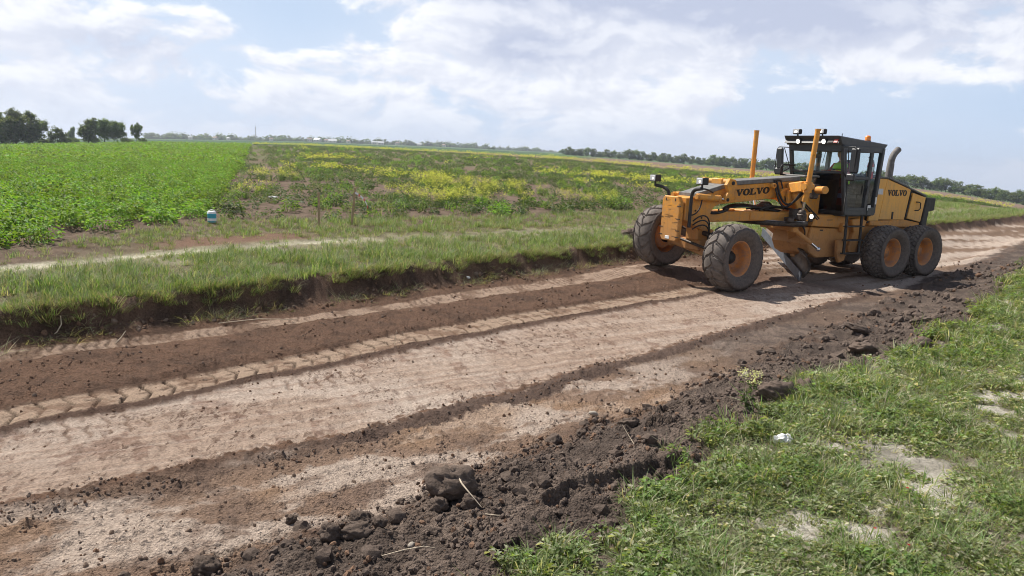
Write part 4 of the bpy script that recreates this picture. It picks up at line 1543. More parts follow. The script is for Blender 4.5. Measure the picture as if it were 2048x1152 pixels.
    mb.prism([(-2.98, 3.125), (-3.10, 2.93), (-4.56, 2.87), (-4.70, 3.015)], -.64, .80, bev=.02)
    rf = mb.build('roof', CABP, cab)
    MB().box((-3.035, .08, 3.02), (.02, 1.38, .13), Matrix.Rotation(-.53, 3, 'Y')).build('visor_panel', 'cab_black', cab)
    # roof lights
    for y in (-.35, .29):
        MB().box((-3.07, y, 3.215), (.10, .20, .115), bev=.02).tube([(-3.10, y, 3.12), (-3.09, y, 3.17)], .018, 6).build('roof_light', 'black_iron', cab)
        MB().box((-3.018, y, 3.215), (.008, .155, .075), bev=.003).build('light_lens', 'reflector_silver', cab)
        MB().ball((-3.016, y, 3.212), .034, 6, (.3, 1.4, .8)).build('light_bulb', 'lamp_lit', cab)
    for y in (-.24, .42):
        MB().tube([(-3.08, y, 3.02), (-2.985, y, 3.00)], .062, 14).build('spot_light', 'black_iron', cab)
        MB().tube([(-2.985, y, 3.00), (-2.978, y, 2.999)], .050, 14).build('spot_lens', 'lamp_lit', cab)
    MB().box((-3.02, .58, 3.01), (.03, .12, .08), Matrix.Rotation(-.53, 3, 'Y')).build('dark_light', 'black_iron', cab)
    MB().box((-3.02, .70, 3.01), (.03, .09, .08), Matrix.Rotation(-.53, 3, 'Y')).build('turn_signal', 'red_enamel', cab)
    # beacon
    mb = MB().lathe([(.062, 0), (.062, .075), (.05, .10), (.02, .115), (1e-4, .115)], 18, 'z', (-4.20, .62, 3.075))
    mb.build('beacon', 'orange_beacon', cab)
    MB().lathe([(.07, 0), (.07, .035), (1e-4, .035)], 18, 'z', (-4.20, .62, 3.045)).build('beacon_base', 'black_iron', cab)
    MB().tube([(-3.40, .55, 3.10), (-3.40, .55, 3.19)], .009, 6).build('antenna', 'black_iron', cab)
    MB().tube([(-3.2, .35, 2.845), (-3.12, .35, 2.55)], .006, 5).build('wiper', 'black_iron', cab)
    MB().tube([(-3.16, -.3, 2.86), (-3.16, -.3, 2.80)], .012, 6).build('wiper_pivot', 'black_iron', cab)
    MB().box((-3.2, 0.15, 2.70), (.03, .20, .10), bev=.02).build('inner_mirror', 'black_iron', cab)
    # mirrors on tubular frames
    yf = -.88
    mb = MB()
    mb.tube([(-3.2, -.55, 2.87), (-3.12, yf + .04, 2.88), (-3.10, yf, 2.83), (-3.10, yf - .01, 2.30), (-3.12, yf + .05, 2.26)], .012, 6)
    mb.tube([(-3.12, -.70, 2.86), (-3.24, -.58, 2.40)], .010, 6).tube([(-3.14, yf + .10, 2.28), (-3.24, -.58, 2.42)], .012, 6)
    mb.build('mirror_frame', 'black_iron', cab)
    MB().box((-3.10, -.77, 2.62), (.07, .18, .48), Matrix.Rotation(.10, 3, 'X'), bev=.03).build('mirror', 'cab_black', cab)
    MB().box((-3.11, -.78, 2.33), (.08, .21, .16), bev=.025).build('small_mirror', 'cab_black', cab)
    mb = MB()
    mb.tube([(-3.18, .80, 2.90), (-3.10, 1.12, 2.90), (-3.08, 1.16, 2.86), (-3.10, 1.14, 2.40)], .012, 6)
    mb.tube([(-3.16, .92, 2.88), (-3.20, .94, 2.38)], .010, 6)
    mb.tube([(-3.22, .80, 2.30), (-3.12, 1.10, 2.34)], .012, 6)
    mb.build('mirror_frame', 'black_iron', cab)
    MB().box((-3.13, 1.12, 2.62), (.07, .21, .52), bev=.03).build('mirror', 'cab_black', cab)
    MB().box((-3.14, 1.06, 2.27), (.08, .20, .15), bev=.025).build('small_mirror', 'cab_black', cab)
    # grab rail at the cab's front corner and grey deck in front of the windscreen
    MB().tube([(-3.30, .88, 1.50), (-3.28, .90, 2.10)] + bez((-3.28, .90, 2.10), (-3.27, .90, 2.28), (-3.22, .86, 2.32), (-3.20, .82, 2.38), 6), .016, 8).build('grab_rail', 'black_iron', cab)
    mb = MB().box((-2.92, .02, 2.25), (.50, .55, .05), bev=.015)
    mb.build('front_deck', 'cover_grey', cab)
    MB().tube([(-3.25, -.45, 2.25), (-2.75, -.42, 2.26), (-2.74, -.42, 2.40)] + bez((-2.74, -.42, 2.40), (-2.74, -.42, 2.48), (-2.80, -.42, 2.48), (-2.86, -.42, 2.48), 5) + [(-3.2, -.42, 2.48)], .018, 8).build('deck_rail', 'black_iron', cab)
    # low work light in front of the cab
    wl = MB().tube([(-2.62, .66, 1.42), (-2.53, .68, 1.42)], .06, 12).build('work_light', 'black_iron', G)
    MB().tube([(-2.53, .68, 1.42), (-2.522, .68, 1.42)], .05, 14).ball((-2.52, .68, 1.42), .045, 6, (.3, 1, 1)).build('bulb', 'lamp_lit', wl)

    # ---- engine hood
    H = 'yellow_hood_paint'
    yh = .60
    hood = empty('hood', (0, 0, 0), 0, G)
    def side_panel(nm, prof, y0, y1, mt=H):
        return MB().prism(prof, y0, y1, bev=.008).build(nm, mt, hood)
    def ztop(x): return 2.265 if x > -5.17 else 2.265 + (x + 5.17) * (2.265 - 1.885) / (6.72 - 5.17)
    for sy in (1, -1):
        a, b = (yh - .05, yh) if sy > 0 else (-yh, -yh + .05)
        side_panel('front_panel', [(-4.62, ztop(-4.62)), (-4.62, 1.31), (-4.99, 1.305), (-5.13, ztop(-5.13))], a, b)
        side_panel('engine_panel', [(-5.14, ztop(-5.14)), (-5.002, 1.335), (-5.98, 1.325), (-6.10, ztop(-6.10) - .0)], a, b)
        ad, bd = (a + .03, b + .03) if sy > 0 else (a - .03, b - .03)
        side_panel('rear_door', [(-6.16, ztop(-6.16) - .06), (-6.05, 1.36), (-6.60, 1.27), (-6.70, ztop(-6.70) - .03)], ad, bd)
    core = MB().prism([(-4.64, 2.255), (-4.64, 1.25), (-6.66, 1.25), (-6.72, 1.87), (-5.17, 2.255)], -yh + .045, yh - .045)
    core.build('hood_core', 'black_iron', hood)
    mb = MB()
    mb.prism([(-4.70, 1.31), (-4.70, 1.20), (-6.62, 1.13), (-6.64, 1.25), (-6.02, 1.325), (-5.0, 1.31)], -yh + .02, yh - .012, bev=.01)
    mb.build('hood_skirt', P, hood)
    mb = MB()
    mb.prism([(-4.60, 2.27), (-5.17, 2.27), (-5.17, 2.31), (-4.60, 2.315)], -yh - .015, yh + .015, bev=.008)
    mb.build('hood_top', 'hood_top_grey', hood)
    for x0, x1, dz in ((-5.18, -5.98, 0), (-6.0, -6.74, -.012)):
        mb = MB()
        mb.prism([(x0, ztop(x0) + .005 + dz), (x1, ztop(x1) + .005 + dz), (x1, ztop(x1) + .05 + dz), (x0, ztop(x0) + .05 + dz)], -yh - .02, yh + .02, bev=.01)
        mb.build('hood_lid', 'hood_top_grey', hood)
    mb = MB()
    mb.prism([(-5.22, 2.32), (-5.94, 2.155), (-5.94, 2.175), (-5.22, 2.345)], -.5, .34, bev=.008)
    mb.build('lid_rib', 'black_iron', hood)
    # black radiator surround at the tail
    mb = MB()
    mb.prism([(-6.66, 1.22), (-6.735, 1.86), (-6.80, 1.86), (-7.12, 1.85), (-7.12, 1.55), (-6.90, 1.52), (-6.86, 1.15), (-6.68, 1.12)], -yh - .04, yh + .035, bev=.02)
    tail = mb.build('radiator_surround', 'black_iron', hood)
    for k in range(7):
        MB().box((-6.99, -.1 + 0 * k, 1.58 + .035 * k), (.02, 1.0, .012)).build('louvre', 'cab_grey', hood) if False else None
    # marks and handles
    mb = MB()
    lettering(mb, 'VOLVO', (-5.20, yh + .0015, 1.885), (-1, 0, 0), (-.03, 0, 1), (0, 1, 0), .135, .74)
    mb.build('lettering', 'letter_black', hood, 'black VOLVO lettering on the hood side')
    MB().box((-4.845, yh + .002, 1.975), (.35, .006, .13)).build('silver_stripe', 'reflector_silver', hood)
    MB().box((-4.80, yh + .004, 1.54), (.03, .014, .10), bev=.004).build('latch', 'black_iron', hood)
    MB().box((-5.49, yh + .004, 1.43), (.06, .014, .17), bev=.004).build('latch', 'black_iron', hood)
    MB().tube([(-6.32, yh + .03, 1.75), (-6.36, yh + .075, 1.75), (-6.43, yh + .08, 1.73), (-6.44, yh + .08, 1.60), (-6.38, yh + .075, 1.555), (-6.30, yh + .03, 1.55)], .013, 8).build('door_handle', 'black_iron', hood)
    mb = MB()
    mb.prism([(-6.10, 1.90), (-6.00, 1.37), (-6.04, 1.37), (-6.145, 1.90)], yh - .03, yh + .012)
    mb.build('door_gap', 'black_iron', hood)
    # exhaust
    ex, ey = -5.50, .38
    pth = [(ex, ey, 2.16), (ex - .01, ey, 2.42), (ex - .02, ey, 2.60)] + bez((ex - .02, ey, 2.62), (ex - .03, ey, 2.78), (ex - .10, ey, 2.86), (ex - .24, ey, 2.95), 8)
    rs = [.082, .082, .080] + [.074] * 9
    MB().tube(pth, rs, 20).build('exhaust_stack', 'exhaust_steel', G, 'grey steel exhaust stack with bent tip')
    MB().tube([(ex - .22, ey, 2.94), (ex - .243, ey, 2.952)], .066, 16).build('exhaust_mouth', 'black_iron', G)
    MB().tube([(ex - .0, ey, 2.24), (ex, ey, 2.30)], .115, 18).build('exhaust_collar', 'exhaust_steel', G)
    MB().tube([(-4.75, .30, 2.30), (-4.75, .30, 2.42)], .012, 6).tube([(-4.68, .22, 2.30), (-4.68, .22, 2.38)], .025, 8).build('hood_fitting', 'greasy_steel', G)
    return G


GRADER = build_grader()


# ------------------------------------------------------------------ fire extinguishers and the driver in the cab
def gthing(name, loc, label, cat):
    e = empty(name, gworld(*loc), GH)
    e.location.z = loc[2]
    return tag(e, label, cat)


def extinguisher(loc, label, tilt):
    e = gthing('fire_extinguisher', loc, label, 'extinguisher')
    e.rotation_euler = (tilt, 0, GH)
    MB().lathe([(1e-4, 0), (.06, 0), (.065, .02), (.065, .30), (.05, .36), (.025, .39), (1e-4, .39)], 18, 'z').build('cylinder', 'red_enamel', e)
    MB().lathe([(.067, .16), (.067, .26)], 18, 'z').build('label_band', 'label_white', e)
    MB().tube([(0, 0, .38), (0, 0, .44), (.03, 0, .46)], .02, 8).box((.03, 0, .47), (.11, .03, .03), bev=.006).build('valve', 'black_iron', e)
    MB().tube([(0, 0, .42), (-.05, .03, .40), (-.085, .03, .30), (-.085, .03, .12)], .011, 6).build('hose', 'rubber_hose', e)


extinguisher((-3.56, .55, 1.66), 'red fire extinguisher behind the lower front glass of the grader cab', -.12)
extinguisher((-4.31, .70, 2.25), 'red fire extinguisher behind the narrow rear side window of the cab', .03)


def skin_body(name, joints, edges, mat, subd=2):
    me = bpy.data.meshes.new(name)
    me.from_pydata([j[0] for j in joints], edges, [])
    o = link(name, me, MATS[mat])
    md = o.modifiers.new('skin', 'SKIN')
    md.use_smooth_shade = True
    for i, j in enumerate(joints):
        r = j[1]
        me.skin_vertices[0].data[i].radius = (r, r) if not isinstance(r, tuple) else r
        me.skin_vertices[0].data[i].use_root = (i == 0)
    s = o.modifiers.new('sub', 'SUBSURF'); s.levels = subd; s.render_levels = subd
    return o


def build_driver():
    X = -4.02                                                  # seat: hips on the cushion at z 2.05
    e = gthing('person', (0, .12, 0), 'driver in green safety vest and red shirt seated inside the grader cab', 'person')
    z = 2.06
    J = [((X - .10, 0, z + .06), (.15, .17)), ((X - .13, 0, z + .25), (.125, .16)), ((X - .12, 0, z + .44), (.12, .18)), ((X - .10, 0, z + .54), (.065, .07)), ((X - .08, 0, z + .62), (.075, .07)), ((X - .06, 0, z + .73), (.10, .085)),
         ((X - .12, .20, z + .46), .07), ((X + .03, .26, z + .24), .055), ((X + .22, .16, z + .30), .042), ((X + .30, .13, z + .32), .040),
         ((X - .12, -.20, z + .46), .07), ((X + .03, -.26, z + .24), .055), ((X + .22, -.16, z + .30), .042), ((X + .30, -.13, z + .32), .040),
         ((X + .02, .11, z + .04), .095), ((X + .30, .13, z + .03), .075), ((X + .40, .13, z - .25), .055), ((X + .44, .13, z - .46), .045), ((X + .54, .13, z - .50), .04),
         ((X + .02, -.11, z + .04), .095), ((X + .30, -.13, z + .03), .075), ((X + .40, -.13, z - .25), .055), ((X + .44, -.13, z - .46), .045), ((X + .54, -.13, z - .50), .04)]
    E = [(0, 1), (1, 2), (2, 3), (3, 4), (4, 5), (2, 6), (6, 7), (7, 8), (8, 9), (2, 10), (10, 11), (11, 12), (12, 13), (0, 14), (14, 15), (15, 16), (16, 17), (17, 18), (0, 19), (19, 20), (20, 21), (21, 22), (22, 23)]
    b = skin_body('body', J, E, 'shirt_red')
    b.parent = e
    # vest over the torso, face and hair, hands on the wheel
    v = MB().lathe([(.175, z + .05), (.185, z + .25), (.20, z + .40), (.17, z + .49), (.09, z + .53)], 24, 'z')
    v.v = [((p[0]) * .92 + X - .12, p[1] * 1.12, p[2]) for p in v.v]
    v.build('safety_vest', 'vest_green', e)
    hd = MB().ball((X - .05, 0, z + .73), .115, 10, (.95, .80, 1.12))
    hd.ball((X + .065, 0, z + .71), .018, 5, (1.2, .8, 1.2)); hd.ball((X - .05, .092, z + .72), .025, 5, (.7, .4, 1.2)); hd.ball((X - .05, -.092, z + .72), .025, 5, (.7, .4, 1.2))
    hd.tube([(X - .08, 0, z + .55), (X - .07, 0, z + .66)], .058, 10)
    hd.build('face', 'skin', e)
    MB().ball((X - .07, 0, z + .765), .118, 10, (.95, .82, .95)).build('hair', 'cab_black', e)
    hm = MB()
    for sy in (1, -1):
        hx, hyy, hz = X + .17 + .15, .13 * sy, z + .33
        hm.ball((hx, hyy, hz), .04, 6, (1.1, .9, .6))
        for k in range(4):
            hm.tube([(hx + .03, hyy + (k - 1.5) * .018, hz + .01), (hx + .065 + .004 * (k % 2), hyy + (k - 1.5) * .018, hz + .012), (hx + .075, hyy + (k - 1.5) * .018, hz - .018)], .009, 6)
        hm.tube([(hx, hyy - .03 * sy, hz), (hx + .03, hyy - .055 * sy, hz + .01), (hx + .055, hyy - .05 * sy, hz)], .010, 6)
    hm.build('hand', 'skin', e)


build_driver()


# ------------------------------------------------------------------ plants: small meshes that are set out many times
RNG = np.random.RandomState(11)
PROTO = {}


class Soup:
    """triangles and quads with a colour per vertex"""
    def __init__(s):
        s.v = []; s.f = []; s.n = []; s.c = []

    def add(s, pts, faces, cols):
        b = len(s.v)
        s.v += [tuple(p) for p in pts]
        s.c += [tuple(c) for c in cols]
        for f in faces:
            s.f += [i + b for i in f]; s.n.append(len(f))

    def mesh(s, name, mats, smooth=False, mat_idx=None):
        me = np_mesh(name, np.array(s.v), np.array(s.f), np.array(s.n), smooth)
        set_col(me, np.array(s.c))
        for m in mats:
            me.materials.append(MATS[m])
        return me


def jit(c, a, rg):
    k = 1 + rg.uniform(-a, a)
    return tuple(max(0, x * k * (1 + rg.uniform(-a * .3, a * .3))) for x in c)


def blades(sp, n, h0, h1, wid, spread, bend, pal, rg, c0=(0, 0, 0), lean=(0, 0)):
    for _ in range(n):
        a = rg.uniform(0, 6.283); r = spread * math.sqrt(rg.random())
        bx, by = c0[0] + r * math.cos(a), c0[1] + r * math.sin(a)
        d = a + rg.uniform(-1.2, 1.2)
        h = rg.uniform(h0, h1); bd = bend * rg.uniform(.3, 1.3) * h
        w = wid * rg.uniform(.7, 1.3)
        px, py = -math.sin(d) * w / 2, math.cos(d) * w / 2
        dx, dy = math.cos(d), math.sin(d)
        lx, ly = lean[0] * h, lean[1] * h
        c = jit(rg.choice(pal), .25, rg)
        z0 = c0[2] - .01
        zt = max(.15 * h, h * (1 - .45 * bend * rg.uniform(.2, 1.2)))
        m = (bx + dx * bd * .35 + lx * .4, by + dy * bd * .35 + ly * .4, z0 + zt * .68)
        t = (bx + dx * bd + lx, by + dy * bd + ly, z0 + zt)
        P = [(bx - px, by - py, z0), (bx + px, by + py, z0), (m[0] + px * .8, m[1] + py * .8, m[2]), (m[0] - px * .8, m[1] - py * .8, m[2]), t]
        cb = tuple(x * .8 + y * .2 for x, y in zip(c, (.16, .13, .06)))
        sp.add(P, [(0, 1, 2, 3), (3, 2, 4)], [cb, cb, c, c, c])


def leaf(sp, p, d, up, ln, wd, col, fold=.25):
    p, d, up = Vector(p), Vector(d).normalized(), Vector(up)
    sx = d.cross(up)
    if sx.length < 1e-3:
        sx = d.cross(Vector((1, 0, 0)))
    sx.normalize(); n = sx.cross(d).normalized()
    tip = p + d * ln - n * ln * .18
    mid = p + d * ln * .5
    l = mid + sx * wd / 2 + n * wd * fold; r = mid - sx * wd / 2 + n * wd * fold
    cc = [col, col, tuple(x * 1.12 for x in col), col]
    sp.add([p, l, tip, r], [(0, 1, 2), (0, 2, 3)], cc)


def leafy(sp, n, R, H, size, pal, rg, c0=(0, 0, 0), stems=True):
    for _ in range(n):
        a = rg.uniform(0, 6.283); e = math.asin(rg.uniform(.02, 1))
        k = rg.uniform(.55, 1.0)
        p = Vector((c0[0] + R * k * math.cos(a) * math.cos(e), c0[1] + R * k * math.sin(a) * math.cos(e), c0[2] + H * k * math.sin(e) + .02))
        out = Vector((math.cos(a), math.sin(a), rg.uniform(-.45, .35)))
        out = (out + Vector((rg.uniform(-.7, .7), rg.uniform(-.7, .7), 0))).normalized()
        s = size * rg.uniform(.6, 1.3)
        leaf(sp, p, out, Vector((rg.uniform(-.4, .4), rg.uniform(-.4, .4), 1)), s, s * rg.uniform(.5, .75), jit(rg.choice(pal), .22, rg))


HID = bpy.data.collections.new('plant_library')                # never linked: only a library for the scattered plants


def proto(name, sp, mats, smooth=False):
    o = bpy.data.objects.new(name, sp.mesh(name, mats, smooth))
    return o


def scatter(name, protos, pts, scl, idx, label, cat, tilt=.12, rot=None):
    """one object that sets out library plants on given ground points"""
    col = bpy.data.collections.new(name + '_library')
    for k, o in enumerate(protos):
        o2 = bpy.data.objects.new('%02d_%s' % (k, o.name), o.data)
        col.objects.link(o2)
    n = len(pts)
    me = bpy.data.meshes.new(name)
    me.vertices.add(n); me.vertices.foreach_set('co', np.asarray(pts, np.float32).ravel())
    if rot is None:
        rot = np.stack([RNG.uniform(-tilt, tilt, n), RNG.uniform(-tilt, tilt, n), RNG.uniform(0, 6.283, n)], 1)
    a = me.attributes.new('rot', 'FLOAT_VECTOR', 'POINT'); a.data.foreach_set('vector', np.asarray(rot, np.float32).ravel())
    a = me.attributes.new('scl', 'FLOAT', 'POINT'); a.data.foreach_set('value', np.asarray(scl, np.float32))
    a = me.attributes.new('idx', 'INT', 'POINT'); a.data.foreach_set('value', np.asarray(idx, np.int32))
    o = link(name, me)
    ng = bpy.data.node_groups.new(name + '_nodes', 'GeometryNodeTree')
    ng.interface.new_socket('Geometry', in_out='INPUT', socket_type='NodeSocketGeometry')
    ng.interface.new_socket('Geometry', in_out='OUTPUT', socket_type='NodeSocketGeometry')
    N, L = ng.nodes, ng.links
    gi, go = N.new('NodeGroupInput'), N.new('NodeGroupOutput')
    ci = N.new('GeometryNodeCollectionInfo'); ci.inputs['Collection'].default_value = col
    ci.inputs['Separate Children'].default_value = True; ci.inputs['Reset Children'].default_value = True
    ip = N.new('GeometryNodeInstanceOnPoints'); ip.inputs['Pick Instance'].default_value = True

    def attr(nm, t):
        x = N.new('GeometryNodeInputNamedAttribute'); x.data_type = t; x.inputs['Name'].default_value = nm
        return x.outputs['Attribute']
    e2r = N.new('FunctionNodeEulerToRotation')
    L.new(attr('rot', 'FLOAT_VECTOR'), e2r.inputs[0])
    L.new(gi.outputs[0], ip.inputs['Points']); L.new(ci.outputs[0], ip.inputs['Instance'])
    L.new(attr('idx', 'INT'), ip.inputs['Instance Index']); L.new(e2r.outputs[0], ip.inputs['Rotation']); L.new(attr('scl', 'FLOAT'), ip.inputs['Scale'])
    L.new(ip.outputs[0], go.inputs[0])
    md = o.modifiers.new('scatter', 'NODES'); md.node_group = ng
    tag(o, label, cat, kind='stuff')
    return o


def hgt(x, y):
    return terrain(x, y, fine=False)


def wedge(n, r0, r1, a0, a1, power=1.0):
    """points spread evenly over a wedge seen from the roadside"""
    u = RNG.rand(n); r = np.sqrt(r0 * r0 + u * (r1 * r1 - r0 * r0))
    a = np.radians(RNG.uniform(a0, a1, n))
    return r * np.sin(a), r * np.cos(a), r


# palettes
G_CROP = [(.115, .235, .025), (.145, .28, .032), (.18, .31, .045), (.09, .185, .024), (.21, .30, .09)]
G_WEED = [(.055, .10, .03), (.07, .115, .04), (.095, .135, .062), (.16, .185, .125), (.042, .078, .026)]
G_GRASS = [(.14, .24, .06), (.19, .285, .09), (.26, .32, .155), (.105, .19, .045), (.33, .345, .22)]
G_DRY = [(.26, .26, .15), (.32, .29, .18), (.20, .215, .11), (.14, .19, .06)]
G_DUST = [(.23, .27, .11), (.28, .315, .16), (.35, .365, .225), (.18, .235, .075), (.15, .22, .06), (.40, .395, .28)]
YEL = [(.54, .57, .085), (.62, .64, .13), (.45, .50, .08)]

rg = random.Random(5)

# ---- library meshes
def mk(name, fn, mats):
    sp = Soup(); fn(sp); PROTO.setdefault(name, []).append(proto(name + '%d' % len(PROTO.get(name, [])), sp, mats))


for k in range(4):
    mk('grass', lambda sp: blades(sp, 26, .10, .30, .008, .09, .75, G_GRASS, rg), ['leaf'])
for k in range(3):
    mk('grass', lambda sp: blades(sp, 24, .08, .24, .008, .11, 1.1, G_GRASS + G_DRY, rg), ['leaf'])
for k in range(3):
    mk('litter', lambda sp: blades(sp, 22, .07, .20, .006, .12, 1.9, G_DRY + [(.36, .33, .21)], rg), ['leaf'])
for k in range(3):
    mk('overhang', lambda sp: blades(sp, 26, .12, .34, .007, .07, 1.0, G_GRASS + G_DRY[:2], rg, lean=(.75, 0)), ['leaf'])
for k in range(4):
    mk('sward', lambda sp: (blades(sp, 16, .04, .11, .009, .07, 1.2, G_DUST, rg), leafy(sp, 26, .08, .045, .040, G_DUST, rg)), ['leaf'])
for k in range(3):
    mk('sward', lambda sp: (blades(sp, 26, .05, .16, .0075, .075, 1.4, G_DUST + G_GRASS, rg)), ['leaf'])
for k in range(4):
    mk('near_grass', lambda sp: blades(sp, 24, .08, .26, .008, .09, .9, G_DUST + G_GRASS[:2] + [(.42, .40, .28)], rg), ['leaf'])
for k in range(3):
    mk('clover', lambda sp: (leafy(sp, 46, .08, .085, .032, [(.14, .21, .055), (.185, .25, .085), (.11, .17, .045), (.25, .285, .15)], rg), blades(sp, 12, .06, .14, .006, .06, .7, G_GRASS, rg)), ['leaf'])
for k in range(5):
    mk('crop', lambda sp: (leafy(sp, 150, .34, .42, .088, G_CROP, rg), blades(sp, 16, .25, .42, .014, .20, .5, [(.12, .20, .05)], rg)), ['crop_leaf'])
for k in range(3):
    mk('crop_far', lambda sp: leafy(sp, 46, .42, .42, .20, G_CROP, rg), ['crop_leaf'])
for k in range(4):
    mk('weed', lambda sp: leafy(sp, 70, .26, .26, .09, G_WEED, rg), ['crop_leaf'])
for k in range(3):
    mk('weed', lambda sp: (leafy(sp, 40, .20, .30, .075, G_WEED + G_CROP[:1], rg), blades(sp, 18, .12, .38, .012, .14, .7, G_GRASS, rg)), ['crop_leaf'])


def mustard(sp, n=34, H=.62, R=.30, fl=.028, leaves=40):
    leafy(sp, leaves, R * .8, H * .45, .085, G_WEED + [(.12, .19, .05)], rg)
    for _ in range(n):
        a = rg.uniform(0, 6.283); r = R * math.sqrt(rg.random())
        h = H * rg.uniform(.55, 1.05)
        b = Vector((r * .35 * math.cos(a), r * .35 * math.sin(a), 0)); t = Vector((r * math.cos(a), r * math.sin(a), h))
        w = Vector((-math.sin(a), math.cos(a), 0)) * .005
        c = (.10, .17, .05)
        sp.add([b - w, b + w, t], [(0, 1, 2)], [c, c, c])
        for q in range(rg.randint(4, 8)):
            o = t + Vector((rg.uniform(-.05, .05), rg.uniform(-.05, .05), rg.uniform(-.10, .03)))
            leaf(sp, o, Vector((rg.uniform(-1, 1), rg.uniform(-1, 1), rg.uniform(-.2, .5))), Vector((rg.uniform(-.3, .3), rg.uniform(-.3, .3), 1)), fl * rg.uniform(.8, 1.4), fl * 1.1, jit(rg.choice(YEL), .12, rg), .1)


for k in range(4):
    mk('mustard', lambda sp: mustard(sp, 26, .62, .32, .030, 40), ['petal'])
for k in range(2):
    mk('mustard_far', lambda sp: mustard(sp, 10, .62, .55, .065, 46), ['petal'])

# ---- grass along the top of the cut bank
def in_view(x, y, m=40.5):
    return np.abs(np.degrees(np.arctan2(x, y))) < m


def verge_points():
    out = []
    for r0, r1, den in ((7, 14, 230), (14, 22, 120), (22, 38, 55), (38, 70, 22)):
        a0, a1 = -47, 44
        area = (math.radians(a1 - a0)) * (r1 * r1 - r0 * r0) / 2
        x, y, r = wedge(int(area * den), r0, r1, a0, a1)
        wob = .10 * fbm(x, y, 1.3, 3, 3)
        q, s, t = road_q(x - wob * ST, y + wob * CT)
        wd = weed_in(x, y); cr = crop_in(x, y)
        ok = (q > 5.86) & (cr < -.5) & (wd < .4)
        x, y, r, q, s = x[ok], y[ok], r[ok], q[ok], s[ok]
        nz = fbm(x, y, 1.1, 3, 91)
        p = np.interp(q, [5.7, 6.0, 6.7, 6.95, 7.1, 7.3, 7.6, 7.9, 8.1, 8.6, 9.5, 12], [.9, 1, .95, .75, .35, .10, .10, .30, .6, .75, .7, .7])
        p = np.where((s < 5.3) & (q > 8.0) & (q < 9.0), p * .22, p)
        p = np.where((q > 7.0) & (q < 7.9) & (s > 5), .75, p)
        p = p * np.clip(.75 + 1.3 * nz, .15, 1)
        k = RNG.rand(len(x)) < p
        out.append(np.stack([x[k], y[k], r[k], q[k], s[k]], 1))
    return np.concatenate(out)


vp = verge_points()
vx, vy, vr, vq, vs = vp.T
vz = hgt(vx, vy)
nv = len(vx)
ng_ = len(PROTO['grass']); nl_ = len(PROTO['litter'])
dry = np.interp(vq, [6, 6.8, 7.0, 7.9, 8.3], [.22, .30, .65, .65, .30]) + .5 * fbm(vx, vy, 1.7, 2, 92)
vi = np.where(RNG.rand(nv) < dry, ng_ + RNG.randint(0, nl_, nv), RNG.randint(0, ng_, nv))
vsz = np.interp(vr, [8, 25, 60], [.8, 1.0, 1.5]) * RNG.uniform(.6, 1.25, nv) * np.interp(vq, [5.8, 6.3, 6.8, 7.1, 8], [.75, .85, .75, .5, .65]) * (1 + .5 * fbm(vx, vy, .8, 2, 93))
vsz = vsz * np.where((vq > 8) & (vs > 4.5), 1.25, 1.0)
scatter('verge_grass', PROTO['grass'] + PROTO['litter'], np.stack([vx, vy, vz], 1), vsz, vi, 'tall pale grass covering the verge above the cut bank', 'grass')
# grass hanging over the cut edge
n = 1500
s_ = RNG.uniform(-7, 50, n * 2); s_ = s_[RNG.rand(len(s_)) < np.interp(s_, [-7, 12, 50], [1, .8, .25])]
tq = np.interp(s_, _SG, _CUR[8]) - RNG.uniform(-.05, .20, len(s_)) * 1.0
ox = s_ * CT - tq * ST; oy = s_ * ST + tq * CT
k = in_view(ox, oy) & (fbm(ox, oy, .9, 2, 95) > -.22)
ox, oy = ox[k], oy[k]
oz = hgt(ox, oy)
n = len(ox)
ang = TH - math.pi / 2 + RNG.uniform(-.7, .7, n)
scatter('overhanging_grass', PROTO['overhang'], np.stack([ox, oy, oz], 1), RNG.uniform(.4, .85, n), RNG.randint(0, 3, n), 'grass drooping over the dark edge of the cut bank', 'grass', rot=np.stack([np.zeros(n), np.zeros(n), ang], 1))

# ---- near verge: low trodden sward
def near_points():
    out = []
    for r0, r1, den in ((2.6, 6, 950), (6, 9, 520), (9, 14, 260), (14, 24, 110), (24, 45, 35)):
        a0, a1 = -12, 66 if r1 <= 9 else (54 if r1 <= 14 else 46)
        area = math.radians(a1 - a0) * (r1 * r1 - r0 * r0) / 2
        x, y, r = wedge(int(area * den), r0, r1, a0, a1)
        w2 = .34 * fbm(x, y, .9, 3, 5)
        q, s, t = road_q(x - w2 * ST, y + w2 * CT)
        bare = sstep(.04, .24, fbm(x, y, .8, 4, 70))
        edge = sstep(-1.95, -2.25, q) if False else 1 - sstep(-2.35, -1.95, q + .5 * fbm(x, y, .5, 3, 97))
        p = edge * (1 - .85 * bare) * np.clip(.72 + 1.3 * fbm(x, y, .35, 2, 98), .12, 1)
        k = RNG.rand(len(x)) < p
        out.append(np.stack([x[k], y[k], r[k], q[k], s[k]], 1))
    return np.concatenate(out)


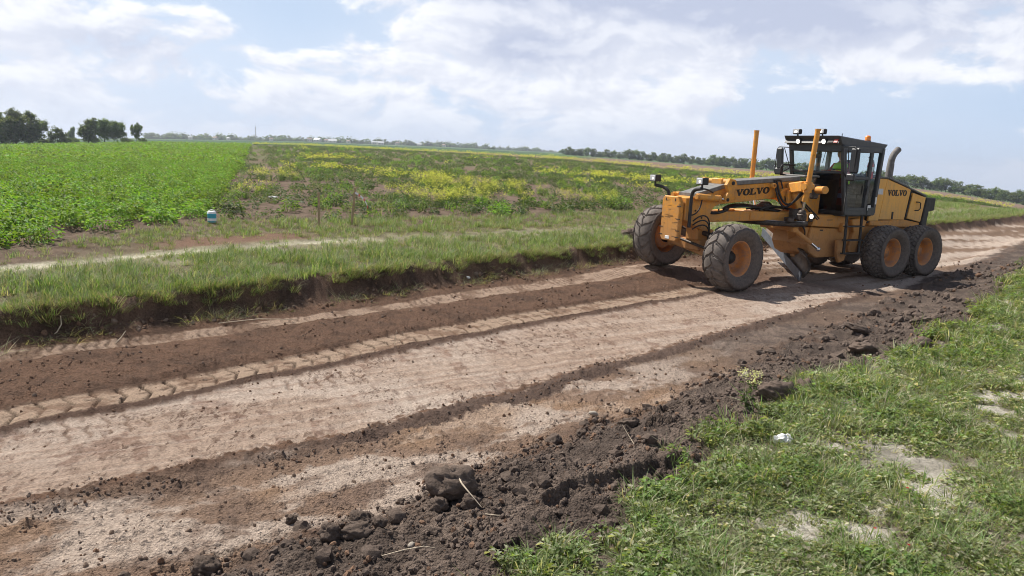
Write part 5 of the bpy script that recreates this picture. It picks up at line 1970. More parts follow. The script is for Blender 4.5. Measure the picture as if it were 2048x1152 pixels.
npnt = near_points()
nx, ny, nr_, nq, ns_ = npnt.T
nz_ = terrain(nx, ny, fine=True)
n = len(nx)
nsw, ncl, ngr = len(PROTO['sward']), len(PROTO['clover']), len(PROTO['near_grass'])
lush = fbm(nx, ny, 1.0, 3, 99) + np.interp(nq, [-4.5, -3.2, -2.4, -2.0], [-.25, -.1, .22, .3]) + np.interp(nr_, [3, 5, 8, 12], [-.05, -.02, .12, .2])
u = RNG.rand(n)
flat_ = (lush < .12) & (RNG.rand(n) < .26)
ni = np.where((lush > .16) & (u < .38), nsw + RNG.randint(0, ncl, n), np.where((lush > .1) & (u < .55 + .012 * nr_), nsw + ncl + RNG.randint(0, ngr, n), RNG.randint(0, nsw, n)))
ni = np.where(flat_, nsw + ncl + ngr + RNG.randint(0, 3, n), ni)
nsz = np.where(ni >= nsw + ncl, RNG.uniform(.35, .75, n), RNG.uniform(.55, 1.1, n)) * np.interp(nr_, [4, 10, 30], [.85, 1.1, 1.9]) * (1 + .7 * np.clip(lush, -.4, .5))
scatter('near_verge_grass', PROTO['sward'] + PROTO['clover'] + PROTO['near_grass'] + PROTO['litter'], np.stack([nx, ny, nz_], 1), nsz, ni, 'low dusty grass and clover on the near verge at the lower right', 'grass', tilt=.3)

# ---- potato crop: near edge plants are objects of their own, the closed crop behind is one mass
cx_, cy_, cr_ = [], [], []
for r0, r1, along in ((9, 32, .42), (32, 75, .55), (75, 150, .95), (150, 250, 1.6)):
    # rows run with the edge of the field
    far = L1D
    perp = np.array([-L1D[1], L1D[0]])
    rows = np.arange(.35, 240, .75 if r1 <= 75 else (.95 if r1 <= 150 else 1.5))
    us = np.arange(-40, 260, along)
    A_, B_ = np.meshgrid(us, rows)
    A_ = A_ + RNG.uniform(-.4, .4, A_.shape) * along; B_ = B_ + RNG.uniform(-.12, .12, B_.shape)
    x = L1A[0] + far[0] * A_ + perp[0] * B_; y = L1A[1] + far[1] * A_ + perp[1] * B_
    x, y = x.ravel(), y.ravel()
    r = np.hypot(x, y)
    az = np.degrees(np.arctan2(x, y))
    k = (r >= r0) & (r < r1) & (az > -46) & (az < -8) & (crop_in(x, y) > .15 + .5 * fbm(x, y, 1.2, 2, 101))
    cx_.append(x[k]); cy_.append(y[k]); cr_.append(r[k])
cx_, cy_, cr_ = np.concatenate(cx_), np.concatenate(cy_), np.concatenate(cr_)
gapn = fbm(cx_, cy_, 1.5, 3, 102)
edge_d = crop_in(cx_, cy_)
k = RNG.rand(len(cx_)) < np.where(edge_d < 1.2, .80 + gapn * .8, .97)
cx_, cy_, cr_, edge_d = cx_[k], cy_[k], cr_[k], edge_d[k]
cz_ = hgt(cx_, cy_)
order = np.argsort(cr_)
ed_first = [i for i in order if edge_d[i] < 1.7 and cr_[i] < 34 and abs(math.degrees(math.atan2(cx_[i], cy_[i]))) < 35.5][:130]
isind = np.zeros(len(cx_), bool); isind[ed_first] = True
for i in ed_first:
    pr = PROTO['crop'][RNG.randint(0, 5)]
    o = link('potato_plant', pr.data)
    o.location = (cx_[i], cy_[i], cz_[i]); sc_ = RNG.uniform(.7, 1.15); o.scale = (sc_,) * 3; o.rotation_euler = (0, 0, RNG.uniform(0, 6.28))
    tag(o, 'leafy green potato plant along the ragged near edge of the crop', 'potato plant', 'potato plants at the edge of the crop')
m_ = ~isind
n = m_.sum()
nf = len(PROTO['crop'])
ci_ = np.where(cr_[m_] < 60, RNG.randint(0, nf, n), nf + RNG.randint(0, 3, n))
csz = np.interp(cr_[m_], [10, 60, 75, 76, 150, 250], [1.0, 1.1, 1.15, 1.1, 1.5, 2.2]) * RNG.uniform(.8, 1.2, n) * (1 + .25 * fbm(cx_[m_], cy_[m_], 3, 2, 103))
czz = cz_[m_] - np.interp(cr_[m_], [60, 150, 250], [0, .12, .35])
scatter('potato_crop', PROTO['crop'] + PROTO['crop_far'], np.stack([cx_[m_], cy_[m_], czz], 1), csz, ci_, 'dense bright green potato crop filling the field on the left', 'crop')

# ---- weedy field
wx, wy, wr = [], [], []
for r0, r1, den in ((17, 30, 4.6), (30, 70, 2.4), (70, 130, 1.3), (130, 215, .45)):
    area = math.radians(80) * (r1 * r1 - r0 * r0) / 2
    x, y, r = wedge(int(area * den), r0, r1, -40, 40)
    wd = weed_in(x, y)
    lowg = fbm(x, y, 3.2, 3, 105); fineg = fbm(x, y, .9, 2, 106)
    bare_lane = np.exp(-((side1(x, y) - 1.6) / 1.1) ** 2)             # bare strip beside the crop
    p = np.clip(.44 + 1.8 * lowg + 1.1 * fineg, .04, 1) * (1 - .6 * bare_lane)
    k = (wd > .1) & (beyond_strip(x, y) < -2) & (RNG.rand(len(x)) < p)
    wx.append(x[k]); wy.append(y[k]); wr.append(r[k])
wx, wy, wr = map(np.concatenate, (wx, wy, wr))
wz = hgt(wx, wy)
n = len(wx)
pick = RNG.rand(n)
lib = PROTO['weed'] + PROTO['crop'] + PROTO['grass']
nw, nc = len(PROTO['weed']), len(PROTO['crop'])
grassy = fbm(wx, wy, 6, 2, 107)
wi = np.where(pick < .12, nw + RNG.randint(0, nc, n), np.where((pick < .28) & (grassy > .1), nw + nc + RNG.randint(0, 4, n), RNG.randint(0, nw, n)))
wsz = RNG.uniform(.5, 1.15, n) * np.interp(wr, [18, 40, 80, 130, 215], [1.05, 1.2, 1.45, 1.7, 1.9]) * np.where(wi >= nw + nc, 1.5, 1.0) * np.where((wi >= nw) & (wi < nw + nc), .8, 1.)
scatter('field_weeds', lib, np.stack([wx, wy, wz], 1), wsz, wi, 'patchy low weeds covering the brown field behind the verge', 'weeds')

# ---- mustard: the nearer clumps one by one, the rest as a mass
clumps = [(-9.9, 26.2, .9), (-12.6, 40, 1.3), (-3.5, 27.2, 1.0), (-2.75, 25.8, .7), (-1.5, 28.4, 1.5), (-2.4, 35.5, 1.2), (-.6, 37.5, 1.5), (2.85, 29.4, .9), (-4.4, 44, 1.4), (-6.0, 47, 2.0), (-8.6, 52, 1.8), (-11.5, 56, 1.6), (-4.2, 39.5, 1.7), (-15.5, 56, 1.8), (-21, 84, 3),
          (6, 70, 3.6), (10, 66, 3.4), (13.5, 61, 3.2), (17, 57, 2.6), (20, 66, 3.4), (12.5, 44, 1.2), (24, 76, 4), (8.2, 47, 1.0), (5, 52, .9)]
mx_, my_ = [], []
for (x0, y0, R0) in clumps:
    nn = int(6 + R0 * R0 * (5 if y0 < 45 else 2.4))
    a = RNG.uniform(0, 6.283, nn); rr_ = R0 * np.sqrt(RNG.rand(nn)) * (.7 + .6 * RNG.rand(nn))
    mx_.append(x0 + rr_ * np.cos(a) * 1.25); my_.append(y0 + rr_ * np.sin(a))
x, y, r = wedge(900, 24, 170, -22, 38)
k = (weed_in(x, y) > .5) & (beyond_strip(x, y) < 0) & (RNG.rand(len(x)) < np.clip(1.6 * (fbm(x, y, 9, 3, 111) - .12), 0, .5))
mx_.append(x[k]); my_.append(y[k])
mx_, my_ = np.concatenate(mx_), np.concatenate(my_)
k = (weed_in(mx_, my_) > .2)
mx_, my_ = mx_[k], my_[k]
mr_ = np.hypot(mx_, my_)
mz_ = hgt(mx_, my_)
order = np.argsort(mr_)
ind = [i for i in order if abs(math.degrees(math.atan2(mx_[i], my_[i]))) < 34][:110]
isind = np.zeros(len(mx_), bool); isind[ind] = True
for i in ind:
    o = link('mustard_plant', PROTO['mustard'][RNG.randint(0, 4)].data)
    o.location = (mx_[i], my_[i], mz_[i]); sc_ = RNG.uniform(.75, 1.2); o.scale = (sc_,) * 3; o.rotation_euler = (0, 0, RNG.uniform(0, 6.28))
    tag(o, 'yellow flowering mustard plant in the nearer clumps of the weedy field', 'mustard plant', 'yellow mustard plants in the weedy field')
m_ = ~isind
n = m_.sum()
msz = np.interp(mr_[m_], [20, 45, 46, 150], [1.0, 1.15, .9, 2.0]) * RNG.uniform(.7, 1.2, n)
mi_ = np.where(mr_[m_] < 46, RNG.randint(0, 4, n), 4 + RNG.randint(0, 2, n))
scatter('mustard_patches', PROTO['mustard'] + PROTO['mustard_far'], np.stack([mx_[m_], my_[m_], mz_[m_]], 1), msz, mi_, 'scattered yellow mustard patches farther back in the weedy field', 'mustard')
# the flowering strip in front of the ploughed field and a fainter one farther left
sx, sy = [], []
for a, b in zip(STRIP[1:-1], STRIP[2:]):
    d = b - a; L_ = np.hypot(*d)
    nn = int(L_ * 5)
    u = RNG.rand(nn); w = RNG.normal(0, 1.9, nn)
    nrm = np.array([-d[1], d[0]]) / L_
    sx.append(a[0] + d[0] * u + nrm[0] * w); sy.append(a[1] + d[1] * u + nrm[1] * w)
sx, sy = np.concatenate(sx), np.concatenate(sy)
k = in_view(sx, sy) & (fbm(sx, sy, 7, 2, 115) > -.30) & (weed_in(sx, sy) > 1)
sx, sy = sx[k], sy[k]
n = len(sx)
scatter('mustard_strip', PROTO['mustard_far'], np.stack([sx, sy, hgt(sx, sy)], 1), RNG.uniform(1.0, 1.7, n), RNG.randint(0, 2, n), 'long yellow strip of mustard along the ploughed field', 'mustard')


# ------------------------------------------------------------------ trees
from mathutils import noise as mnoise
DARKG = [(.10, .16, .045), (.125, .19, .058), (.15, .215, .072), (.08, .13, .042)]
OLIVE = [(.105, .155, .058), (.13, .18, .072), (.085, .13, .05), (.155, .20, .09)]
PALEG = [(.075, .105, .045), (.095, .125, .06), (.06, .09, .035)]


def crown_mesh(name, lobes, n, size, pal, rg, clumps=60, gap=.0):
    """leaf-sized faces gathered in clumps over the lobes of the crown"""
    sp = Soup()
    tot = sum(l[3] * l[4] * l[5] for l in lobes)
    for (x, y, z, rx, ry, rz) in lobes:
        k = max(4, int(clumps * rx * ry * rz / tot))
        per = max(6, int(n * (rx * ry * rz) / tot / k))
        for _ in range(k):
            v = Vector((rg.gauss(0, 1), rg.gauss(0, 1), rg.gauss(0, 1))).normalized() * (rg.random() ** .33) * rg.uniform(.75, 1.08)
            c = Vector((x + v.x * rx, y + v.y * ry, z + v.z * rz))
            cr = .30 * (rx * ry * rz) ** (1 / 3) * rg.uniform(.6, 1.25)
            for _ in range(per):
                o = Vector((rg.gauss(0, .5), rg.gauss(0, .5), rg.gauss(0, .42))) * cr
                d = Vector((rg.uniform(-1, 1), rg.uniform(-1, 1), rg.uniform(-.8, .5)))
                s = size * rg.uniform(.6, 1.35)
                leaf(sp, c + o, d, Vector((rg.uniform(-.8, .8), rg.uniform(-.8, .8), 1)), s, s * .75, jit(rg.choice(pal), .3, rg), .12)
    return sp.mesh(name, ['tree_leaf'])


def trunk_mesh(name, H, r, stems, rg, spread=.25, top=.75):
    mb = MB()
    for k in range(stems):
        a = 6.283 * k / stems + rg.uniform(-.4, .4)
        sx, sy = (math.cos(a) * spread * H, math.sin(a) * spread * H) if stems > 1 else (rg.uniform(-.03, .03) * H, rg.uniform(-.03, .03) * H)
        b = (math.cos(a) * r * .8 * (stems > 1), math.sin(a) * r * .8 * (stems > 1), -.3)
        pth = [b, (b[0] + sx * .3, b[1] + sy * .3, H * .3), (b[0] + sx * .7, b[1] + sy * .7, H * .55), (b[0] + sx, b[1] + sy, H * top)]
        mb.tube(pth, [r, r * .75, r * .5, r * .15], 7)
        for q in range(4):
            t = rg.uniform(.28, .62)
            p = Vector(pth[1]).lerp(Vector(pth[3]), t)
            a2 = rg.uniform(0, 6.28); l = H * rg.uniform(.15, .28)
            mb.tube([p, p + Vector((math.cos(a2) * l * .5, math.sin(a2) * l * .5, l * .35)), p + Vector((math.cos(a2) * l, math.sin(a2) * l, l * .6))], [r * .4, r * .25, r * .08], 5)
    return mb.mesh(name)


def bearing(px, dist):
    """ground point at a compass bearing (given in photo columns from the view axis) and distance"""
    a = math.atan((px - 1024) / 1490.0 / math.cos(PITCH))
    x, y = dist * math.sin(a), dist * math.cos(a)
    z = float(terrain(np.array([x]), np.array([y]), fine=False)[0])
    return Vector((x, y, z))


def tree_thing(name, loc, H, crown, trunk, label, rz=0.0, sx=1.0, group=None, cat='tree'):
    t = empty(name, loc, rz)
    t.scale = (H * sx, H * sx, H)
    tag(t, label, cat, group)
    link('crown', crown, None, t)
    o = link('trunk', trunk, MATS['bark'], t)
    return t


# library shapes of unit height
rt = random.Random(21)
def unit_tree(name, shape, n, size, pal, clumps, stems=1, r=.022, spread=.2):
    return crown_mesh(name + '_crown', shape, n, size, pal, rt, clumps), trunk_mesh(name + '_trunk', 1.0, r, stems, rt, spread)


U_round = unit_tree('round_tree', [(0, 0, .62, .38, .38, .34), (.16, .05, .46, .28, .28, .26), (-.17, -.05, .48, .28, .28, .28), (.02, .0, .84, .24, .24, .15)], 6000, .055, DARKG, 110)
U_willow = unit_tree('willow', [(-.05, 0, .60, .30, .30, .36), (.18, .1, .55, .26, .26, .34), (-.22, -.05, .52, .24, .24, .32), (.0, 0, .84, .20, .20, .15), (.05, 0, .26, .30, .30, .18)], 7500, .052, OLIVE, 150, 4, .018, .18)
U_oval = unit_tree('oval_tree', [(0, 0, .55, .28, .28, .36), (.08, 0, .78, .20, .20, .20), (-.10, 0, .40, .26, .26, .24), (.12, .06, .30, .22, .22, .18)], 6000, .055, DARKG, 110)
U_open = unit_tree('open_tree', [(-.05, 0, .70, .30, .30, .20), (.12, .0, .84, .24, .24, .14), (-.02, 0, .48, .26, .26, .14), (.10, 0, .34, .22, .22, .10)], 4000, .055, DARKG, 70)
U_bush = unit_tree('bush', [(0, 0, .45, .55, .50, .42), (.35, 0, .38, .40, .36, .34), (-.35, .05, .36, .40, .36, .32)], 2200, .085, OLIVE, 60, 3, .02, .25)
FAR = [unit_tree('hedgerow_tree%d' % k, [(0, 0, .52, .40, .40, .40), (.22 * (-1) ** k, 0, .42, .34, .34, .34), (-.20 * (-1) ** k, .05, .40 + .05 * k, .32, .32, .32), (0.05 * k - .1, 0, .80, .20, .20, .16)], 1500, .085, [DARKG, OLIVE, PALEG + OLIVE, DARKG + OLIVE][k], 46, 1, .02) for k in range(4)]
VIL = [unit_tree('village_tree%d' % k, [(0, 0, .5, .48, .48, .42), (.3, 0, .40, .4, .4, .34), (-.3, 0, .38, .4, .4, .34)], 420, .16, DARKG + OLIVE, 22, 1, .03) for k in range(2)]

def px_h(px_height, dist):
    return px_height * dist / 1520.0


for px, d, hp, U, sx, rz, lab in (
        (18, 246, 62, U_willow, 1.05, .2, 'leftmost bushy olive tree in the big clump at the edge of the picture'),
        (46, 240, 70, U_willow, .98, 2.0, 'tallest olive tree in the middle of the big left clump'),
        (77, 244, 65, U_willow, 1.0, 4.0, 'right-hand tree of the big olive clump on the left'),
        (130, 250, 40, U_bush, .78, .6, 'low wide bushy tree standing alone right of the big clump'),
        (157, 420, 31, U_oval, .7, .6, 'small hazy tree far behind the gap between the bushes'),
        (190, 248, 55, U_oval, 1.0, 1.0, 'tall dark tree at the left of the field-edge group of three'),
        (221, 252, 50, U_round, .95, 2.4, 'dark round tree in the middle of the field-edge group of three'),
        (246, 250, 46, U_round, .90, .2, 'dark tree at the right of the field-edge group of three'),
        (284, 262, 41, U_open, .85, 1.3, 'slender open-crowned tree standing alone at the end of the row')):
    p = bearing(px, d)
    tree_thing('field_tree', p, px_h(hp, d * .9), U[0], U[1], lab, rz, sx, 'trees at the far edge of the potato field')
for px, d, hp in ((100, 262, 14), (112, 262, 12), (152, 258, 15), (165, 260, 14), (205, 262, 14), (262, 262, 14), (272, 264, 10), (296, 268, 12)):
    tree_thing('shrub', bearing(px, d), px_h(hp, d), U_bush[0], U_bush[1], 'low green shrub filling a gap between the trees at the far field edge', RNG.uniform(0, 6), 1.0, 'shrubs between the field-edge trees', 'shrub')
# hedgerow beyond the ploughed field
px = 1122.0
while px < 2260:
    d = float(np.interp(px, [1120, 1550, 1800, 2080], [520, 470, 430, 400])) + RNG.uniform(-12, 12)
    base = float(np.interp(px, [1120, 1250, 1560, 1800, 2080], [19, 21, 23, 25, 25]))
    hp = base * RNG.uniform(.72, 1.18)
    U = FAR[RNG.randint(0, 4)] if px < 1700 else FAR[[0, 3, 3, 1][RNG.randint(0, 4)]]
    p = bearing(px, d)
    tree_thing('hedgerow_tree', p - Vector((0, 0, .6)), px_h(hp, d), U[0], U[1], 'dark green tree in the long hedgerow beyond the ploughed field, left of the cab' if px < 1640 else 'dark green tree in the hedgerow beyond the ploughed field, right of the grader', RNG.uniform(0, 6), RNG.uniform(.9, 1.25), 'trees in the hedgerow left of the cab' if px < 1640 else 'trees in the hedgerow right of the grader')
    px += hp * RNG.uniform(.42, .62)
for px, d, hp in ((1110, 560, 13), (975, 900, 8), (967, 900, 6)):
    tree_thing('field_bush', bearing(px, d), px_h(hp, d), FAR[0][0], FAR[0][1], 'lone round dark bush left of the long hedgerow' if px > 1000 else 'small dark bush alone in the far green fields', .5, 1.2, None if px > 1000 else 'small bushes in the far green fields', 'bush')
# village on the skyline
px = 302.0
while px < 1105:
    d = float(np.interp(px, [300, 700, 1105], [1250, 1150, 1500])) + RNG.uniform(-60, 60)
    hp = RNG.uniform(7, 15) * float(np.interp(px, [300, 900, 1105], [1.0, 1.0, .7]))
    U = VIL[RNG.randint(0, 2)]
    tree_thing('village_tree', bearing(px, d) - Vector((0, 0, 1.0)), px_h(hp, d), U[0], U[1], 'tiny hazy tree of the village skyline on the horizon', RNG.uniform(0, 6), RNG.uniform(.9, 1.6), 'trees of the village skyline')
    px += RNG.uniform(3.2, 7.5)


def house(px, d, w, h, roof, rz):
    t = empty('village_house', bearing(px, d), rz)
    l = w * .65
    MB().box((0, 0, h * .5), (w, l, h)).build('wall', 'house_wall', t)
    MB().prism([(-l * .58, h), (l * .58, h), (0, h + l * .42)], -w * .54, w * .54, 'x').build('roof', roof, t)
    for k in (-1, 1):
        MB().box((k * w * .25, -l * .5 - .03, h * .55), (w * .14, .06, h * .34)).build('window', 'cab_black', t)
    MB().box((w * .3, l * .15, h + l * .34), (.7, .7, 1.6)).build('chimney', 'house_roof', t)
    return t


hs = [(388, 1120, 12, 5, 'roof_pale'), (437, 1100, 15, 5, 'house_roof'), (462, 1110, 11, 4.5, 'roof_pale'), (545, 1080, 12, 5, 'house_roof'), (620, 1050, 14, 6, 'house_roof'), (635, 1040, 22, 5, 'roof_pale'), (652, 1040, 13, 5, 'house_roof'), (664, 1030, 24, 4, 'roof_pale'), (695, 1050, 12, 5, 'house_roof'), (745, 1040, 15, 5, 'roof_pale'), (757, 1045, 20, 4, 'roof_pale'), (790, 1080, 12, 5, 'house_roof'), (832, 1080, 14, 4, 'roof_pale'), (880, 1150, 12, 5, 'house_roof')]
for px, d, w, h, rf in hs:
    t = house(px, d, w * .42, h * .6, rf, RNG.uniform(-.5, .5))
    tag(t, 'tiny house with %s roof among the village trees on the horizon' % ('a pale grey' if rf == 'roof_pale' else 'a dull brown'), 'house', 'village houses with %s roofs' % ('pale' if rf == 'roof_pale' else 'brown'))
mp = bearing(515, 1250)
mt = empty('radio_mast', mp)
tag(mt, 'thin steel radio mast rising above the village on the horizon', 'mast')
mb = MB()
for k in range(3):
    a = 2.094 * k
    mb.tube([(1.0 * math.cos(a), 1.0 * math.sin(a), 0), (.35 * math.cos(a), .35 * math.sin(a), 21)], .16, 5)
for z in range(0, 20, 2):
    r0 = 1.0 - .65 * z / 21
    for k in range(3):
        a, b = 2.094 * k, 2.094 * (k + 1)
        mb.tube([(r0 * math.cos(a), r0 * math.sin(a), z), (r0 * .94 * math.cos(b), r0 * .94 * math.sin(b), z + 2)], .08, 4)
mb.build('lattice', 'mast_steel', mt)
MB().tube([(0, 0, 19), (0, 0, 24)], .12, 6).box((.5, 0, 20), (.4, .5, 1.6)).box((-.5, 0, 20), (.4, .5, 1.6)).build('antenna', 'mast_steel', mt)

# ------------------------------------------------------------------ clods and crumbs of earth
def clod_mesh(name, seed, rough=.35, sub=3, flat=(1, 1, 1), fine=.12):
    bm = bmesh.new()
    bmesh.ops.create_icosphere(bm, subdivisions=sub, radius=1.0)
    o = Vector((seed * 7.13, seed * 3.7, seed * 1.9))
    for v in bm.verts:
        d = v.co.normalized()
        h = mnoise.noise(d * 1.3 + o) * rough + mnoise.noise(d * 3.1 + o) * rough * .55
        if sub > 2:
            h += mnoise.noise(d * 7 + o) * fine + mnoise.noise(d * 15 + o) * fine * .6
        c = mnoise.cell(d * 2.2 + o) * .10
        v.co = Vector((d.x * flat[0], d.y * flat[1], d.z * flat[2])) * (1 + h + c)
    me = bpy.data.meshes.new(name)
    bm.to_mesh(me); bm.free()
    me.materials.append(MATS['clod_earth'])
    if sub > 2:
        me.polygons.foreach_set('use_smooth', [True] * len(me.polygons))
    return me


big = [clod_mesh('clod_mesh%d' % k, k + 1, .38, 4, [(1, .8, .75), (1.2, .8, .6), (1, 1, .8), (.9, 1.1, .9)][k % 4], .16) for k in range(7)]
small = [clod_mesh('crumb_mesh%d' % k, 30 + k, .5, 1, (1, .85, .7)) for k in range(6)]
midc = [clod_mesh('lump_mesh%d' % k, 60 + k, .42, 2, (1, .85, .7)) for k in range(5)]


def put_clod(me, x, y, r, label, name='earth_clod', group=None, sink=.35, rz=None, mat=None, cat='clod', sq=(1, 1, 1)):
    z = float(terrain(np.array([x]), np.array([y]), fine=True)[0])
    o = link(name, me)
    o.location = (x, y, z + r * (1 - sink) * .7)
    o.scale = (r * sq[0], r * sq[1], r * sq[2])
    o.rotation_euler = (RNG.uniform(-.3, .3), RNG.uniform(-.3, .3), RNG.uniform(0, 6) if rz is None else rz)
    return tag(o, label, cat, group)


put_clod(big[0], -.98, 3.95, .070, 'round dark clod, left one of the pair lying beside pale loam in the foreground', sink=.2)
put_clod(big[1], -.83, 3.97, .068, 'oblong dark clod touching the right side of the round foreground clod', sink=.2, rz=.2, sq=(1.15, .9, .9))
put_clod(big[2], -.86, 4.22, .075, 'tall dark clod behind the oblong foreground clod, on pale loam', sink=.1, sq=(.9, .9, 1.15))
put_clod(big[3], -.92, 4.36, .038, 'small dark clod on the upper left of the tall foreground clod', sink=.0)
put_clod(big[4], -.72, 4.08, .048, 'dark angular clod leaning on the right of the tall foreground clod', sink=.2)
put_clod(big[2], -.33, 4.54, .125, 'largest brown clod with a root across it, above the foreground clods', sink=.2, rz=.5, sq=(1.25, 1, 1.05))
put_clod(big[6], -.40, 4.33, .062, 'cracked-off lump at the foot of the largest clod', sink=.2)
put_clod(big[0], -.20, 4.36, .060, 'dark lump under the right edge of the largest clod', sink=.2)
put_clod(big[2], -1.60, 3.72, .072, 'dark clod cut by the bottom edge of the picture', sink=.2)
put_clod(big[3], .40, 5.75, .062, 'left dark clod of the row sitting on orange loam', sink=.2, sq=(1.2, 1, .9))
put_clod(big[4], .62, 5.80, .048, 'square dark clod in the middle of the row on orange loam', sink=.1)
put_clod(big[1], .50, 5.52, .034, 'small clod in front of the row on orange loam', sink=.2)
put_clod(big[5], 1.02, 5.92, .075, 'crumbly dark clod at the right end of the row on orange loam', sink=.3)
put_clod(big[6], 2.52, 6.72, .15, 'big black sod chunk beside the pale flowering plant', sink=.35, rz=.4, sq=(1.3, .8, .8))
put_clod(big[0], 2.90, 6.95, .13, 'black sod chunk behind the grass tuft, right of the flowering plant', sink=.4, sq=(1.2, .8, .8))
put_clod(big[1], 5.05, 8.95, .15, 'dark rounded clod alone on the grey dirt at the right', sink=.25)
put_clod(big[2], 4.85, 10.2, .13, 'flat brick-like clod on the dirt toward the grader', sink=.2, sq=(1.35, .8, .5), rz=.2)
put_clod(big[3], 4.35, 8.95, .15, 'wide low heap of dark earth left of the rounded clod at the right', sink=.6, sq=(1.4, 1, .6))
put_clod(big[4], 5.6, 9.7, .12, 'dark earth lump near the grass edge at the right', sink=.4, sq=(1.3, 1, .7))
put_clod(big[5], 6.1, 10.9, .13, 'dark earth lump farther along the right grass edge', sink=.4, sq=(1.3, 1, .7))
put_clod(big[6], -1.32, 4.35, .035, 'small clod among crumbs left of the tall foreground clod', sink=.2)
put_clod(big[2], 2.95, 19.0, .20, 'heap of rooty dark earth pushed up beside the far front wheel', sink=.45, sq=(.9, 1, 1))
for k in range(80):
    while True:
        s = .3 + 14 * RNG.rand() ** 1.8; u_ = RNG.rand()
        lo, hi = np.interp(s, _SG, _CUR[0]), np.interp(s, _SG, _CUR[1])
        t = lo + (hi - lo) * (u_ * 1.25 - .1)
        x, y = s * CT - t * ST, s * ST + t * CT
        if in_view(np.array([x]), np.array([y]), 35)[0] and math.hypot(x, y) > 3.5:
            break
    o = put_clod(midc[RNG.randint(0, 5)], x, y, RNG.uniform(.022, .05) * (1 + .08 * math.hypot(x, y)), 'small dark earth lump scattered over the dark windrow', 'earth_lump', 'small earth lumps on the dark windrow', .75)
put_clod(clod_mesh('stone_mesh', 90, .2, 3, (1, .7, .6), .02), -.50, 3.86, .024, 'small pale grey stone half sunk in the dark foreground soil', 'stone', None, .1, mat='stone_grey', cat='stone').data.materials[0] = MATS['stone_grey']
put_clod(clod_mesh('stone_mesh2', 91, .2, 3, (1, .6, .5), .02), .80, 6.55, .045, 'flat pale stone lying on the orange loam above the clod row', 'stone', None, .2, cat='stone').data.materials[0] = MATS['stone_grey']
put_clod(clod_mesh('stone_mesh3', 92, .2, 3, (1, .7, .7), .02), 2.55, 7.75, .045, 'pale stone on the grey dirt above the flowering plant', 'stone', None, .2, cat='stone').data.materials[0] = MATS['stone_grey']

# crumbs: far too many to count
def crumb_points():
    out = []
    for r0, r1, den in ((3.2, 6, 1700), (6, 9, 800), (9, 14, 300), (14, 24, 80)):
        area = math.radians(80) * (r1 * r1 - r0 * r0) / 2
        x, y, r = wedge(int(area * den), r0, r1, -40, 40)
        q, s, t = road_q(x, y)
        p = np.interp(q, [-3, -2.3, -2, -1.6, -1.0, -.8, -.3, -.12, .03, .12, .3, .88, .95, 1.0, 1.05, 1.95, 2.05, 2.9, 3.0, 3.9, 4.1, 5, 5.3, 5.6],
                      [0, .1, .6, 1, .9, .16, .13, .8, .8, .15, .05, .06, .6, .6, .06, .06, .50, .50, .12, .12, .7, .9, .3, 0])
        p = p * np.clip(.55 + 1.6 * fbm(x, y, .45, 3, 121), .05, 1.2)
        k = RNG.rand(len(x)) < p
        out.append(np.stack([x[k], y[k], r[k], q[k]], 1))
    return np.concatenate(out)


cp = crumb_points()
bx_, by_, br_, bq_ = cp.T
bz_ = terrain(bx_, by_, fine=True)
n = len(bx_)
bs_ = (.003 + .020 * RNG.rand(n) ** 4.2) * np.interp(br_, [4, 10, 24], [1, 1.6, 3.2]) * np.interp(bq_, [-2, -1, -.3, .2, .8, 1, 2, 4, 5], [1.2, 1.1, .75, .55, .6, .65, .65, .75, 1.3])


def crumb_lib(mat):
    out = []
    for k, me in enumerate(small):
        m2 = me.copy(); m2.materials.clear(); m2.materials.append(MATS[mat])
        out.append(bpy.data.objects.new('crumb%d' % k, m2))
    return out


dk = bq_ < .5
lib1, lib2, lib3 = crumb_lib('clod_dark'), crumb_lib('clod_brown'), crumb_lib('clod_mid')
rot = np.stack([RNG.uniform(0, 6.28, n), RNG.uniform(0, 6.28, n), RNG.uniform(0, 6.28, n)], 1)
ix = RNG.randint(0, 6, n)
u_ = RNG.rand(n)
ix = np.where(bq_ < -.95, ix + 6 * (u_ > .85), np.where(bq_ < -.2, ix + 6 * (1 + (u_ > .35)) * (u_ > .12), np.where(bq_ < .2, ix + 6 * (u_ > .6), ix + 6 + 6 * (u_ > .75))))
scatter('soil_crumbs', lib1 + lib2 + lib3, np.stack([bx_, by_, bz_ + bs_ * .25], 1), bs_, ix, 'loose crumbs of dark and brown earth strewn over the graded road', 'crumbs', rot=rot)

# ------------------------------------------------------------------ small things of the place
def ground(x, y):
    return float(terrain(np.array([x]), np.array([y]), fine=False)[0])


# wooden survey stakes
def stake(x, y, h, lean, label):
    o = MB().prism([(-.028, 0), (.028, 0), (.030, h * .97), (.018, h), (-.022, h * .985)], -.016, .016, bev=.003).build('survey_stake', 'stake_wood')
    o.location = (x, y, ground(x, y) - .05); o.rotation_euler = (lean[0], lean[1], .25)
    return tag(o, label, 'stake', 'wooden survey stakes on the verge')


